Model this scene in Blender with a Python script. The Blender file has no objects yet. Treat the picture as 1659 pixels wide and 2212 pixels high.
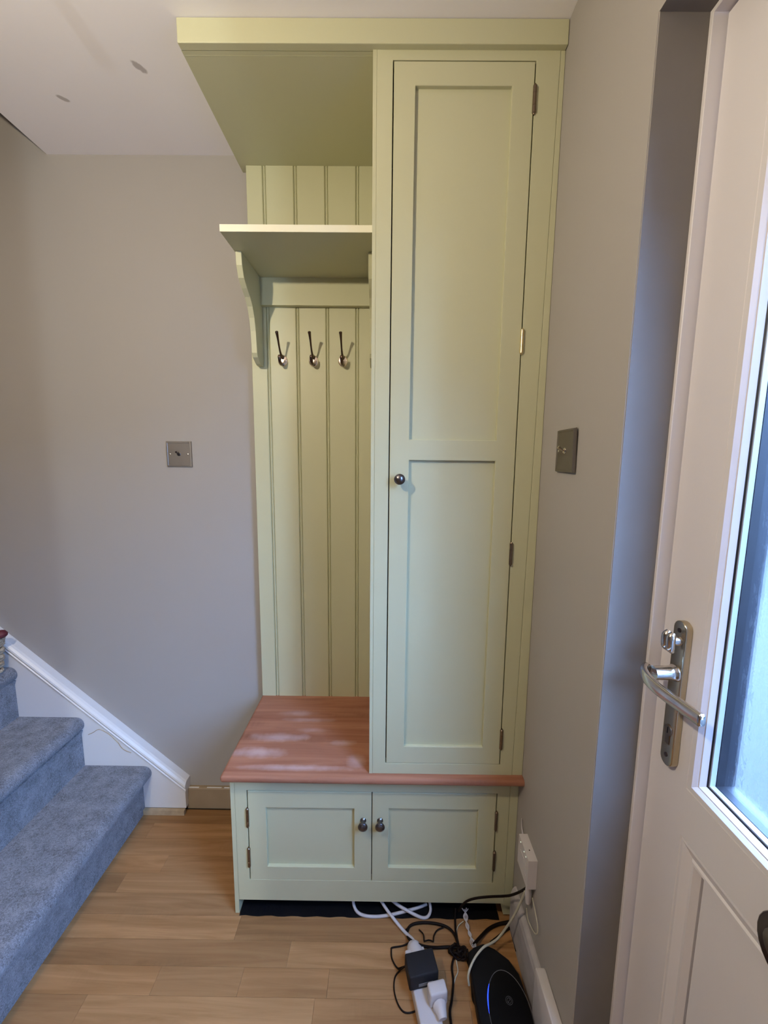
import bpy, bmesh, math, random
from mathutils import Vector, Matrix
random.seed(7)
SKY, LAMP, EXPO, ROOM = 55, 35, 0, 105

# ------------------------------------------------------------------ camera
scene = bpy.context.scene
COL = scene.collection
F_PX, W_PX, H_PX = 882.22, 1659.0, 2212.0
cam_d = bpy.data.cameras.new('camera')
cam = bpy.data.objects.new('camera', cam_d)
COL.objects.link(cam)
YAW, PITCH, ROLL = -0.0055, -0.1326, 0.0098
fw = Vector((math.sin(YAW) * math.cos(PITCH), math.cos(YAW) * math.cos(PITCH), math.sin(PITCH)))
rt = Vector((math.cos(YAW), -math.sin(YAW), 0.0))
up = rt.cross(fw)
r2 = rt * math.cos(ROLL) + up * math.sin(ROLL)
u2 = -rt * math.sin(ROLL) + up * math.cos(ROLL)
M = Matrix((r2, u2, -fw)).transposed().to_4x4()
M.translation = Vector((-0.3764, -1.3922, 1.3220))
cam.matrix_world = M
cam_d.sensor_fit = 'VERTICAL'
cam_d.sensor_height = 24.0
cam_d.lens = F_PX / H_PX * 24.0
cam_d.clip_start = 0.02
scene.camera = cam

# ------------------------------------------------------------------ world, lights, exposure
world = bpy.data.worlds.new('dusk_sky')
scene.world = world
world.use_nodes = True
bg = world.node_tree.nodes['Background']
bg.inputs['Color'].default_value = (0.27, 0.50, 1.0, 1.0)
bg.inputs['Strength'].default_value = SKY
BULB_POS = Vector((-1.04, -1.25, 1.93))
BULB_COL = (1.0, 0.86, 0.62, 1.0)
portal_d = bpy.data.lights.new('door_glass_portal', 'AREA')
portal_d.shape = 'RECTANGLE'
portal_d.size = 0.62
portal_d.size_y = 0.98
portal_d.cycles.is_portal = True
portal = bpy.data.objects.new('door_glass_portal', portal_d)
COL.objects.link(portal)
portal.location = (0.152, -1.15, 1.31)
portal.rotation_euler = (math.radians(90), 0, math.radians(90))   # -Z of the light looks into the hall (-X)
bulb_d = bpy.data.lights.new('bulb_light', 'POINT')
bulb_d.energy = LAMP
bulb_d.color = BULB_COL[:3]
bulb_d.shadow_soft_size = 0.017
bulb_l = bpy.data.objects.new('bulb_light', bulb_d)
COL.objects.link(bulb_l)
bulb_l.location = BULB_POS
room_d = bpy.data.lights.new('next_room_lamp', 'POINT')      # cool lamp in the room behind the camera
room_d.energy = ROOM
room_d.color = (0.80, 0.92, 1.0)
room_d.shadow_soft_size = 0.022
room_l = bpy.data.objects.new('next_room_lamp', room_d)
COL.objects.link(room_l)
room_l.location = (-0.99, -4.70, 1.00)
vs = scene.view_settings
vs.view_transform = 'Standard'
vs.look = 'None'
vs.gamma = 1.0
vs.use_curve_mapping = False
vs.exposure = EXPO
scene.cycles.use_denoising = True
scene.cycles.max_bounces = 10
scene.cycles.diffuse_bounces = 6
scene.cycles.transparent_max_bounces = 12
scene.cycles.sample_clamp_indirect = 6.0

# ------------------------------------------------------------------ helpers
def link(o, parent=None):
    COL.objects.link(o)
    if parent is not None:
        o.parent = parent
        o.matrix_parent_inverse = Matrix.Identity(4)
    return o

def obj(name, bm, mat, parent=None, smooth=False, ang=None):
    me = bpy.data.meshes.new(name)
    bm.normal_update()
    bm.to_mesh(me)
    bm.free()
    if isinstance(mat, (list, tuple)):
        for m in mat:
            me.materials.append(m)
    else:
        me.materials.append(mat)
    if smooth:
        for p in me.polygons:
            p.use_smooth = True
        me.set_sharp_from_angle(angle=math.radians(ang or 35))
    o = bpy.data.objects.new(name, me)
    if parent is not None:                    # every mesh is written in world coordinates
        root = parent
        off = Vector()
        while root is not None:
            off += root.location
            root = root.parent
        for v in me.vertices:
            v.co -= off
    return link(o, parent)

def thing(name, label, cat, loc=(0, 0, 0), group=None):
    o = bpy.data.objects.new(name, None)
    o.empty_display_size = 0.05
    COL.objects.link(o)
    o.location = loc
    return tag(o, label, cat, group)

def tag(o, label, cat, group=None):
    o['label'] = label
    o['category'] = cat
    if group:
        o['group'] = group
    return o

def struct(name, bm, mat, **k):
    o = obj(name, bm, mat, **k)
    o['kind'] = 'structure'
    return o

def bevel(bm, w, seg=2, ang=30, edges=None):
    if edges is None:
        edges = [e for e in bm.edges if len(e.link_faces) == 2 and e.calc_face_angle(0) > math.radians(ang)]
    if edges and w > 0:
        bmesh.ops.bevel(bm, geom=edges, offset=w, segments=seg, affect='EDGES', profile=0.5, clamp_overlap=True)

def add_box(bm, x0, x1, y0, y1, z0, z1, bw=0, seg=2):
    b = bm if bw == 0 else bmesh.new()
    v = [b.verts.new((x, y, z)) for x in (x0, x1) for y in (y0, y1) for z in (z0, z1)]
    for f in ((0, 1, 3, 2), (4, 6, 7, 5), (0, 4, 5, 1), (2, 3, 7, 6), (0, 2, 6, 4), (1, 5, 7, 3)):
        b.faces.new([v[i] for i in f])
    if bw:
        bevel(b, bw, seg)
        merge(bm, b)
    return bm

def merge(dst, src):
    me = bpy.data.meshes.new('tmp')
    src.to_mesh(me)
    src.free()
    dst.from_mesh(me)
    bpy.data.meshes.remove(me)

def box(x0, x1, y0, y1, z0, z1, bw=0, seg=2):
    return add_box(bmesh.new(), x0, x1, y0, y1, z0, z1, bw, seg)

def prism(pts, axis, a0, a1, bw=0, seg=2, ang=30):
    """polygon pts extruded along axis. axis 'Y': pts are (x,z); 'Z': (x,y); 'X': (y,z)"""
    bm = bmesh.new()
    def mk(p, a):
        return {'Y': (p[0], a, p[1]), 'Z': (p[0], p[1], a), 'X': (a, p[0], p[1])}[axis]
    A = [bm.verts.new(mk(p, a0)) for p in pts]
    B = [bm.verts.new(mk(p, a1)) for p in pts]
    bm.faces.new(A)
    bm.faces.new(B[::-1])
    n = len(pts)
    for i in range(n):
        bm.faces.new((A[i], B[i], B[(i + 1) % n], A[(i + 1) % n]))
    bmesh.ops.recalc_face_normals(bm, faces=bm.faces)
    bevel(bm, bw, seg, ang)
    return bm

def frame(xs, zs, holes, y0, y1, bw=0.0008, axis='Y'):
    """flat panel with rectangular holes. holes = set of (i, j) cells left open."""
    bm = bmesh.new()
    def mk(x, z, y):
        return (x, y, z) if axis == 'Y' else (y, x, z)
    V = {}
    def vert(i, j, k):
        if (i, j, k) not in V:
            V[(i, j, k)] = bm.verts.new(mk(xs[i], zs[j], (y0, y1)[k]))
        return V[(i, j, k)]
    nx, nz = len(xs) - 1, len(zs) - 1
    solid = lambda i, j: 0 <= i < nx and 0 <= j < nz and (i, j) not in holes
    for i in range(nx):
        for j in range(nz):
            if not solid(i, j):
                continue
            for k in (0, 1):
                q = [vert(i, j, k), vert(i + 1, j, k), vert(i + 1, j + 1, k), vert(i, j + 1, k)]
                bm.faces.new(q if k == 0 else q[::-1])
            for (di, dj, a, b) in ((-1, 0, (i, j), (i, j + 1)), (1, 0, (i + 1, j), (i + 1, j + 1)),
                                   (0, -1, (i, j), (i + 1, j)), (0, 1, (i, j + 1), (i + 1, j + 1))):
                if not solid(i + di, j + dj):
                    bm.faces.new((vert(a[0], a[1], 0), vert(b[0], b[1], 0), vert(b[0], b[1], 1), vert(a[0], a[1], 1)))
    bmesh.ops.recalc_face_normals(bm, faces=bm.faces)
    bmesh.ops.dissolve_limit(bm, angle_limit=0.01, verts=bm.verts, edges=bm.edges)
    bmesh.ops.triangulate(bm, faces=[f for f in bm.faces if len(f.verts) > 4])
    es = [e for e in bm.edges if len(e.link_faces) == 2 and e.calc_face_angle(0) > 0.5]
    bevel(bm, bw, 1, edges=es)
    return bm

def catmull(pts, n=6):
    P = [Vector(p) for p in pts]
    P = [P[0] * 2 - P[1]] + P + [P[-1] * 2 - P[-2]]
    out = []
    for i in range(1, len(P) - 2):
        a, b, c, d = P[i - 1:i + 3]
        for k in range(n):
            t = k / n
            out.append(0.5 * ((2 * b) + (c - a) * t + (2 * a - 5 * b + 4 * c - d) * t * t + (3 * b - a - 3 * c + d) * t ** 3))
    out.append(P[-2])
    return out

def tube(pts, rad, sides=8, smooth_n=6, bm=None, flat=1.0):
    """swept round tube; rad a number or a list along the input points"""
    bm = bm or bmesh.new()
    P = catmull(pts, smooth_n) if smooth_n else [Vector(p) for p in pts]
    n = len(P)
    def rr(i):
        if not isinstance(rad, (list, tuple)):
            return rad
        t = i / (n - 1) * (len(rad) - 1)
        k = min(int(t), len(rad) - 2)
        return rad[k] * (1 - (t - k)) + rad[k + 1] * (t - k)
    T = [(P[min(i + 1, n - 1)] - P[max(i - 1, 0)]).normalized() for i in range(n)]
    N = T[0].orthogonal().normalized()
    rings = []
    for i in range(n):
        N = (N - T[i] * N.dot(T[i]))
        N = N.normalized() if N.length > 1e-6 else T[i].orthogonal().normalized()
        B = T[i].cross(N)
        r = rr(i)
        rings.append([bm.verts.new(P[i] + (N * math.cos(a) + B * math.sin(a) * flat) * r)
                      for a in [2 * math.pi * s / sides for s in range(sides)]])
    for i in range(n - 1):
        for s in range(sides):
            bm.faces.new((rings[i][s], rings[i][(s + 1) % sides], rings[i + 1][(s + 1) % sides], rings[i + 1][s]))
    bm.faces.new(rings[0][::-1])
    bm.faces.new(rings[-1])
    bmesh.ops.recalc_face_normals(bm, faces=bm.faces)
    return bm

def lathe(prof, origin, direction, seg=24, bm=None, sx=1.0):
    """prof = [(radius, distance along direction)]"""
    bm = bm or bmesh.new()
    d = Vector(direction).normalized()
    a = d.orthogonal().normalized()
    if abs(d.y) > 0.9:
        a = Vector((1, 0, 0))
    elif abs(d.x) > 0.9:
        a = Vector((0, 1, 0))
    b = d.cross(a)
    o = Vector(origin)
    rings = []
    for r, h in prof:
        if r < 1e-6:
            rings.append([bm.verts.new(o + d * h)])
        else:
            rings.append([bm.verts.new(o + d * h + (a * math.cos(t) * sx + b * math.sin(t)) * r)
                          for t in [2 * math.pi * k / seg for k in range(seg)]])
    for i in range(len(rings) - 1):
        A, B = rings[i], rings[i + 1]
        for k in range(seg):
            q = (k + 1) % seg
            if len(A) == 1 and len(B) == 1:
                continue
            if len(A) == 1:
                bm.faces.new((A[0], B[k], B[q]))
            elif len(B) == 1:
                bm.faces.new((A[k], A[q], B[0]))
            else:
                bm.faces.new((A[k], A[q], B[q], B[k]))
    for rg in (rings[0], rings[-1]):
        if len(rg) > 1:
            bm.faces.new(rg)
    bmesh.ops.recalc_face_normals(bm, faces=bm.faces)
    return bm

def srgb(r, g, b):
    f = lambda c: (c / 255 / 12.92) if c <= 10 else ((c / 255 + 0.055) / 1.055) ** 2.4
    return (f(r), f(g), f(b), 1.0)

# ------------------------------------------------------------------ materials
def mat(name, color, rough=0.6, metal=0.0, spec=0.5, bump=None, vary=None, coat=0):
    m = bpy.data.materials.new(name)
    m.use_nodes = True
    nt = m.node_tree
    p = nt.nodes['Principled BSDF']
    p.inputs['Base Color'].default_value = color
    p.inputs['Roughness'].default_value = rough
    p.inputs['Metallic'].default_value = metal
    p.inputs['Specular IOR Level'].default_value = spec
    p.inputs['Coat Weight'].default_value = coat
    tc = nt.nodes.new('ShaderNodeTexCoord')
    if vary:
        sc, amt = vary
        n = nt.nodes.new('ShaderNodeTexNoise')
        n.inputs['Scale'].default_value = sc
        n.inputs['Detail'].default_value = 4
        nt.links.new(tc.outputs['Object'], n.inputs['Vector'])
        mx = nt.nodes.new('ShaderNodeMix')
        mx.data_type = 'RGBA'
        mx.inputs['A'].default_value = tuple(c * (1 - amt) for c in color[:3]) + (1,)
        mx.inputs['B'].default_value = tuple(min(1, c * (1 + amt)) for c in color[:3]) + (1,)
        nt.links.new(n.outputs['Fac'], mx.inputs['Factor'])
        nt.links.new(mx.outputs['Result'], p.inputs['Base Color'])
    if bump:
        sc, st, dist = bump
        n = nt.nodes.new('ShaderNodeTexNoise')
        n.inputs['Scale'].default_value = sc
        n.inputs['Detail'].default_value = 3
        nt.links.new(tc.outputs['Object'], n.inputs['Vector'])
        b = nt.nodes.new('ShaderNodeBump')
        b.inputs['Strength'].default_value = st
        b.inputs['Distance'].default_value = dist
        nt.links.new(n.outputs['Fac'], b.inputs['Height'])
        nt.links.new(b.outputs['Normal'], p.inputs['Normal'])
    return m

def emis(name, color, strength):
    m = bpy.data.materials.new(name)
    m.use_nodes = True
    nt = m.node_tree
    nt.nodes.clear()
    e = nt.nodes.new('ShaderNodeEmission')
    e.inputs['Color'].default_value = color
    e.inputs['Strength'].default_value = strength
    o = nt.nodes.new('ShaderNodeOutputMaterial')
    nt.links.new(e.outputs[0], o.inputs['Surface'])
    return m

GREEN = mat('sage_green_eggshell', (0.52, 0.515, 0.345, 1), 0.42, spec=0.35, bump=(160, 0.06, 0.001), vary=(3, 0.02))
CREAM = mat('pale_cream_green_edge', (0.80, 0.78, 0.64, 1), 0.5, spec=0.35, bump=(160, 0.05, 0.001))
WALL = mat('taupe_grey_emulsion', (0.37, 0.345, 0.325, 1), 0.85, spec=0.2, bump=(120, 0.10, 0.001), vary=(2.5, 0.02))
REVEAL = mat('dark_brown_reveal', (0.20, 0.18, 0.165, 1), 0.85, spec=0.2, bump=(60, 0.2, 0.001), vary=(9, 0.10))  # darker brown than the wall colour, used on the door-reveal faces
WHITE_GLOSS = mat('white_gloss_woodwork', (0.78, 0.77, 0.78, 1), 0.35, spec=0.5, bump=(40, 0.08, 0.001), vary=(6, 0.03))
PVC = mat('white_upvc', (0.75, 0.72, 0.75, 1), 0.38, spec=0.45, bump=(300, 0.03, 0.0005))
SKIRT = mat('unpainted_taupe_skirting', (0.33, 0.25, 0.17, 1), 0.75, spec=0.2, bump=(60, 0.2, 0.001), vary=(20, 0.12))
SKIRT_R = mat('scuffed_white_skirting', (0.42, 0.39, 0.40, 1), 0.7, spec=0.2, bump=(50, 0.3, 0.001), vary=(30, 0.3))
RAWWOOD = mat('raw_pale_wood', (0.44, 0.33, 0.21, 1), 0.8, spec=0.2, bump=(90, 0.2, 0.001), vary=(45, 0.3))
PEWTER = mat('dark_pewter_knob', (0.16, 0.15, 0.16, 1), 0.28, metal=1.0)
BRONZE = mat('antique_bronze_metal', (0.13, 0.085, 0.07, 1), 0.24, metal=1.0)
BRONZE_PLATE = mat('polished_nickel_plate', (0.85, 0.72, 0.62, 1), 0.22, metal=1.0)
HINGE = mat('aged_bronze_hinge', (0.24, 0.18, 0.13, 1), 0.35, metal=1.0, vary=(60, 0.2))
HINGE_PALE = mat('pale_yellow_hinge', (0.75, 0.62, 0.36, 1), 0.3, metal=1.0)  # paler, yellower metal than the other hinges
CHAMPAGNE = mat('champagne_metal', (0.52, 0.44, 0.31, 1), 0.22, metal=1.0)
CHROME = mat('satin_chrome', (0.66, 0.61, 0.55, 1), 0.16, metal=1.0)
STEEL = mat('brushed_steel_plate', (0.36, 0.32, 0.29, 1), 0.38, metal=0.85, vary=(40, 0.06))
STEEL_DK = mat('dark_nickel_plate', (0.20, 0.175, 0.15, 1), 0.42, metal=0.8, vary=(30, 0.08))
BLACKPL = mat('black_plastic', (0.006, 0.006, 0.007, 1), 0.5, spec=0.15)
BLACKGL = mat('gloss_black_plastic', (0.004, 0.004, 0.005, 1), 0.3, spec=0.15)
GREYPL = mat('dark_grey_plastic', (0.017, 0.016, 0.018, 1), 0.6, spec=0.15)
GREYLAB = mat('grey_adapter_label', (0.16, 0.16, 0.17, 1), 0.5)
WHITEPL = mat('white_plastic', (0.62, 0.58, 0.59, 1), 0.42, spec=0.4)
WCABLE = mat('white_cable', (0.55, 0.52, 0.54, 1), 0.5)
BCABLE = mat('black_cable', (0.009, 0.005, 0.004, 1), 0.55, spec=0.12)
CREAMCABLE = mat('off_white_cable', (0.56, 0.53, 0.42, 1), 0.5)
GASKET = mat('black_gasket', (0.01, 0.01, 0.014, 1), 0.5)
SPACER = mat('aluminium_spacer', (0.45, 0.47, 0.52, 1), 0.45, metal=0.3)
SHEET = mat('black_plastic_sheet', (0.010, 0.010, 0.012, 1), 0.33, spec=0.5, bump=(22, 0.9, 0.006))
DARKIN = mat('dark_cabinet_inside', (0.06, 0.055, 0.05, 1), 0.9)
SILVER = mat('silver_ring', (0.25, 0.25, 0.27, 1), 0.4, metal=0.6)
DARKRED = mat('dark_red_wax', (0.10, 0.012, 0.02, 1), 0.5)
BLUELED = emis('blue_led', (0.02, 0.06, 1.0, 1), 3.0)
WARMLED = emis('pale_green_led', (0.9, 1.0, 0.75, 1), 0.8)
PAVE = mat('outdoor_paving', (0.011, 0.011, 0.011, 1), 0.9, vary=(8, 0.3))
FARWALL = mat('outdoor_wall', (0.017, 0.021, 0.022, 1), 0.9, vary=(1.5, 0.4))

def ceiling_mat():
    m = mat('white_ceiling_emulsion', (0.88, 0.86, 0.92, 1), 0.9, spec=0.15, bump=(90, 0.15, 0.001))
    nt = m.node_tree
    p = nt.nodes['Principled BSDF']
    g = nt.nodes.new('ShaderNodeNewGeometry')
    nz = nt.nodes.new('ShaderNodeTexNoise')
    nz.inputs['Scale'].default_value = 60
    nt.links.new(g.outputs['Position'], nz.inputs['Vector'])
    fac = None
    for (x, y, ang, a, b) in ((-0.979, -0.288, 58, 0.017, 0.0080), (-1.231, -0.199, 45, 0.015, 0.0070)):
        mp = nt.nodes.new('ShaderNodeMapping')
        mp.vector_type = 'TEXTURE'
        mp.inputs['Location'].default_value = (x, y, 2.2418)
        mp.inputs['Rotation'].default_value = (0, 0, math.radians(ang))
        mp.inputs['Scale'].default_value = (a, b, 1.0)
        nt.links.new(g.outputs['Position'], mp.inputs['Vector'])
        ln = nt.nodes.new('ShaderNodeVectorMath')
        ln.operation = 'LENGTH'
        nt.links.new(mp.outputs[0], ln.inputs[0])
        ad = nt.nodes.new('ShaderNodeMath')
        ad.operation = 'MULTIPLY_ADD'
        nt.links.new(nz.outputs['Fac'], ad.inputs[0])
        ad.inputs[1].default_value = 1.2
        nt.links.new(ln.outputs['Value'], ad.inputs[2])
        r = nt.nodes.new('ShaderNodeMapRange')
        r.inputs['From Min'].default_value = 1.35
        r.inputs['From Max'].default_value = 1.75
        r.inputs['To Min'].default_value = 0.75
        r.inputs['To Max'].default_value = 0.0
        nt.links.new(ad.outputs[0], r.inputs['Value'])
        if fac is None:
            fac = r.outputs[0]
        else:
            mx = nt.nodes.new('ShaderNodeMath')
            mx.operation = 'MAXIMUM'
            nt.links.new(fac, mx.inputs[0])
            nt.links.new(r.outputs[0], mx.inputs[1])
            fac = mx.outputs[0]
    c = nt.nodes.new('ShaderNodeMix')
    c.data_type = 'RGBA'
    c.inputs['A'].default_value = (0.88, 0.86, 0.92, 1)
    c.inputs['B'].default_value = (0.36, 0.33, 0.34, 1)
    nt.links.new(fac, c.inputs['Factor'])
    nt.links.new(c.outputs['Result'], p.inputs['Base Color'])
    return m
CEIL = ceiling_mat()

def wood_mat(name, base, dark, scale=(1.2, 22, 22), streak=0.5, rough=0.45, obj_color=False, pale_patches=None, figure=0.35):
    """grain running along world X"""
    m = bpy.data.materials.new(name)
    m.use_nodes = True
    nt = m.node_tree
    L = nt.links
    p = nt.nodes['Principled BSDF']
    p.inputs['Roughness'].default_value = rough
    p.inputs['Specular IOR Level'].default_value = 0.28
    g = nt.nodes.new('ShaderNodeNewGeometry')
    mp = nt.nodes.new('ShaderNodeMapping')
    mp.inputs['Scale'].default_value = scale
    if obj_color:
        oi = nt.nodes.new('ShaderNodeObjectInfo')
        cx = nt.nodes.new('ShaderNodeCombineXYZ')
        mu = nt.nodes.new('ShaderNodeMath')
        mu.operation = 'MULTIPLY'
        mu.inputs[1].default_value = 37.0
        L.new(oi.outputs['Random'], mu.inputs[0])
        L.new(mu.outputs[0], cx.inputs['X'])
        L.new(mu.outputs[0], cx.inputs['Z'])
        L.new(cx.outputs[0], mp.inputs['Location'])
    L.new(g.outputs['Position'], mp.inputs['Vector'])
    n1 = nt.nodes.new('ShaderNodeTexNoise')
    n1.inputs['Scale'].default_value = 1.6
    n1.inputs['Detail'].default_value = 6
    n1.inputs['Roughness'].default_value = 0.62
    n1.inputs['Distortion'].default_value = 1.2
    L.new(mp.outputs[0], n1.inputs['Vector'])
    rmp = nt.nodes.new('ShaderNodeValToRGB')
    rmp.color_ramp.elements[0].position = 0.36
    rmp.color_ramp.elements[1].position = 0.66
    rmp.color_ramp.elements[0].color = dark
    rmp.color_ramp.elements[1].color = base
    L.new(n1.outputs['Fac'], rmp.inputs['Fac'])
    # cross figure, short flecks across the grain
    mp2 = nt.nodes.new('ShaderNodeMapping')
    mp2.inputs['Scale'].default_value = (60, 14, 14)
    L.new(g.outputs['Position'], mp2.inputs['Vector'])
    n2 = nt.nodes.new('ShaderNodeTexNoise')
    n2.inputs['Scale'].default_value = 2.0
    n2.inputs['Detail'].default_value = 2
    L.new(mp2.outputs[0], n2.inputs['Vector'])
    mp3 = nt.nodes.new('ShaderNodeMapping')
    mp3.inputs['Scale'].default_value = (2.0, 10, 10)
    L.new(g.outputs['Position'], mp3.inputs['Vector'])
    n3 = nt.nodes.new('ShaderNodeTexNoise')
    n3.inputs['Scale'].default_value = 1.5
    L.new(mp3.outputs[0], n3.inputs['Vector'])
    mr = nt.nodes.new('ShaderNodeMapRange')
    mr.inputs['From Min'].default_value = 0.56
    mr.inputs['From Max'].default_value = 0.70
    mr.inputs['To Max'].default_value = figure
    L.new(n3.outputs['Fac'], mr.inputs['Value'])
    mm = nt.nodes.new('ShaderNodeMath')
    mm.operation = 'MULTIPLY'
    L.new(mr.outputs[0], mm.inputs[0])
    L.new(n2.outputs['Fac'], mm.inputs[1])
    mx = nt.nodes.new('ShaderNodeMix')
    mx.data_type = 'RGBA'
    L.new(mm.outputs[0], mx.inputs['Factor'])
    L.new(rmp.outputs['Color'], mx.inputs['A'])
    mx.inputs['B'].default_value = tuple(c * 0.45 for c in dark[:3]) + (1,)
    out = mx.outputs['Result']
    if obj_color:
        mc = nt.nodes.new('ShaderNodeMix')
        mc.data_type = 'RGBA'
        mc.blend_type = 'MULTIPLY'
        mc.inputs['Factor'].default_value = 1.0
        L.new(out, mc.inputs['A'])
        L.new(oi.outputs['Color'], mc.inputs['B'])
        out = mc.outputs['Result']
    if pale_patches:  # pale pinkish patches blended into the wood colour
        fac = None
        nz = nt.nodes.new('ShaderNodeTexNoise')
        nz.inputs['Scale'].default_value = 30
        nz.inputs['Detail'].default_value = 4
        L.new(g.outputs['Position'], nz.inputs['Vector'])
        for (x, y, a, b, s) in pale_patches:
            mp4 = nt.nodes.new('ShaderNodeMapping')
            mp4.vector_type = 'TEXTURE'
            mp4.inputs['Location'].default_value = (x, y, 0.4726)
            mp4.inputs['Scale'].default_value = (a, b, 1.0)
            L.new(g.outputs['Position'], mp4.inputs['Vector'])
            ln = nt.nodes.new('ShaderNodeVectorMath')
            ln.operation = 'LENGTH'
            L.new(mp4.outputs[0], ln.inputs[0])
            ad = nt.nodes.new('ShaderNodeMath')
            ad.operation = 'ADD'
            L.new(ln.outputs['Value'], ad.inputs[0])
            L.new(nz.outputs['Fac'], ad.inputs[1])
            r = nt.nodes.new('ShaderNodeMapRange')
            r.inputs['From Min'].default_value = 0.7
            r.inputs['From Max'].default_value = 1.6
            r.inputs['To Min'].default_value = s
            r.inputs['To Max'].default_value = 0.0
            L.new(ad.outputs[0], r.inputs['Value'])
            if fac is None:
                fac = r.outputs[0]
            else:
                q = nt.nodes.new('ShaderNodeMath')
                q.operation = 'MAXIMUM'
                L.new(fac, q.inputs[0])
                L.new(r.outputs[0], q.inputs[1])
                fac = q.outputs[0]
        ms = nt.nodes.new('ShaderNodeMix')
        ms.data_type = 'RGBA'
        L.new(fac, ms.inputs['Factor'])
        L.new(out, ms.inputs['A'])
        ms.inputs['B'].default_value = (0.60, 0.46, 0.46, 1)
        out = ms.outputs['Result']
    L.new(out, p.inputs['Base Color'])
    bp = nt.nodes.new('ShaderNodeBump')
    bp.inputs['Strength'].default_value = 0.12
    bp.inputs['Distance'].default_value = 0.001
    L.new(n1.outputs['Fac'], bp.inputs['Height'])
    L.new(bp.outputs['Normal'], p.inputs['Normal'])
    return m
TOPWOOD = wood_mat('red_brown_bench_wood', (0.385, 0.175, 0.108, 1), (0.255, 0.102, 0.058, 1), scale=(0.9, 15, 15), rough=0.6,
                   pale_patches=[(-0.66, -0.13, 0.07, 0.018, 0.35), (-0.62, -0.165, 0.09, 0.012, 0.35), (-0.70, -0.25, 0.10, 0.020, 0.5),
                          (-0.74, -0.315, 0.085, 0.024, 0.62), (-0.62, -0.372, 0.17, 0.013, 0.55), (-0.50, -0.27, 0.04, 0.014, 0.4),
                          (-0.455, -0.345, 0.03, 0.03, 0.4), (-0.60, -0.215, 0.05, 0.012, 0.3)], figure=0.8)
FLOORWOOD = wood_mat('laminate_strip', (0.41, 0.215, 0.090, 1), (0.28, 0.138, 0.052, 1), scale=(1.3, 20, 20), rough=0.55, obj_color=True, figure=0.30)

def carpet_mat():
    m = bpy.data.materials.new('grey_twist_carpet')
    m.use_nodes = True
    nt = m.node_tree
    L = nt.links
    p = nt.nodes['Principled BSDF']
    p.inputs['Roughness'].default_value = 1.0
    p.inputs['Specular IOR Level'].default_value = 0.05
    p.inputs['Sheen Weight'].default_value = 0.25
    g = nt.nodes.new('ShaderNodeNewGeometry')
    n1 = nt.nodes.new('ShaderNodeTexNoise')
    n1.inputs['Scale'].default_value = 210
    n1.inputs['Detail'].default_value = 5
    n1.inputs['Distortion'].default_value = 1.5
    L.new(g.outputs['Position'], n1.inputs['Vector'])
    n2 = nt.nodes.new('ShaderNodeTexNoise')
    n2.inputs['Scale'].default_value = 26
    n2.inputs['Detail'].default_value = 3
    L.new(g.outputs['Position'], n2.inputs['Vector'])
    ad = nt.nodes.new('ShaderNodeMath')
    ad.operation = 'MULTIPLY_ADD'
    L.new(n2.outputs['Fac'], ad.inputs[0])
    ad.inputs[1].default_value = 0.5
    L.new(n1.outputs['Fac'], ad.inputs[2])
    r = nt.nodes.new('ShaderNodeValToRGB')
    r.color_ramp.elements[0].position = 0.55
    r.color_ramp.elements[1].position = 0.95
    r.color_ramp.elements[0].color = (0.085, 0.085, 0.098, 1)
    r.color_ramp.elements[1].color = (0.29, 0.305, 0.355, 1)
    L.new(ad.outputs[0], r.inputs['Fac'])
    L.new(r.outputs['Color'], p.inputs['Base Color'])
    b = nt.nodes.new('ShaderNodeBump')
    b.inputs['Strength'].default_value = 0.8
    b.inputs['Distance'].default_value = 0.004
    L.new(ad.outputs[0], b.inputs['Height'])
    L.new(b.outputs['Normal'], p.inputs['Normal'])
    return m
CARPET = carpet_mat()

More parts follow.
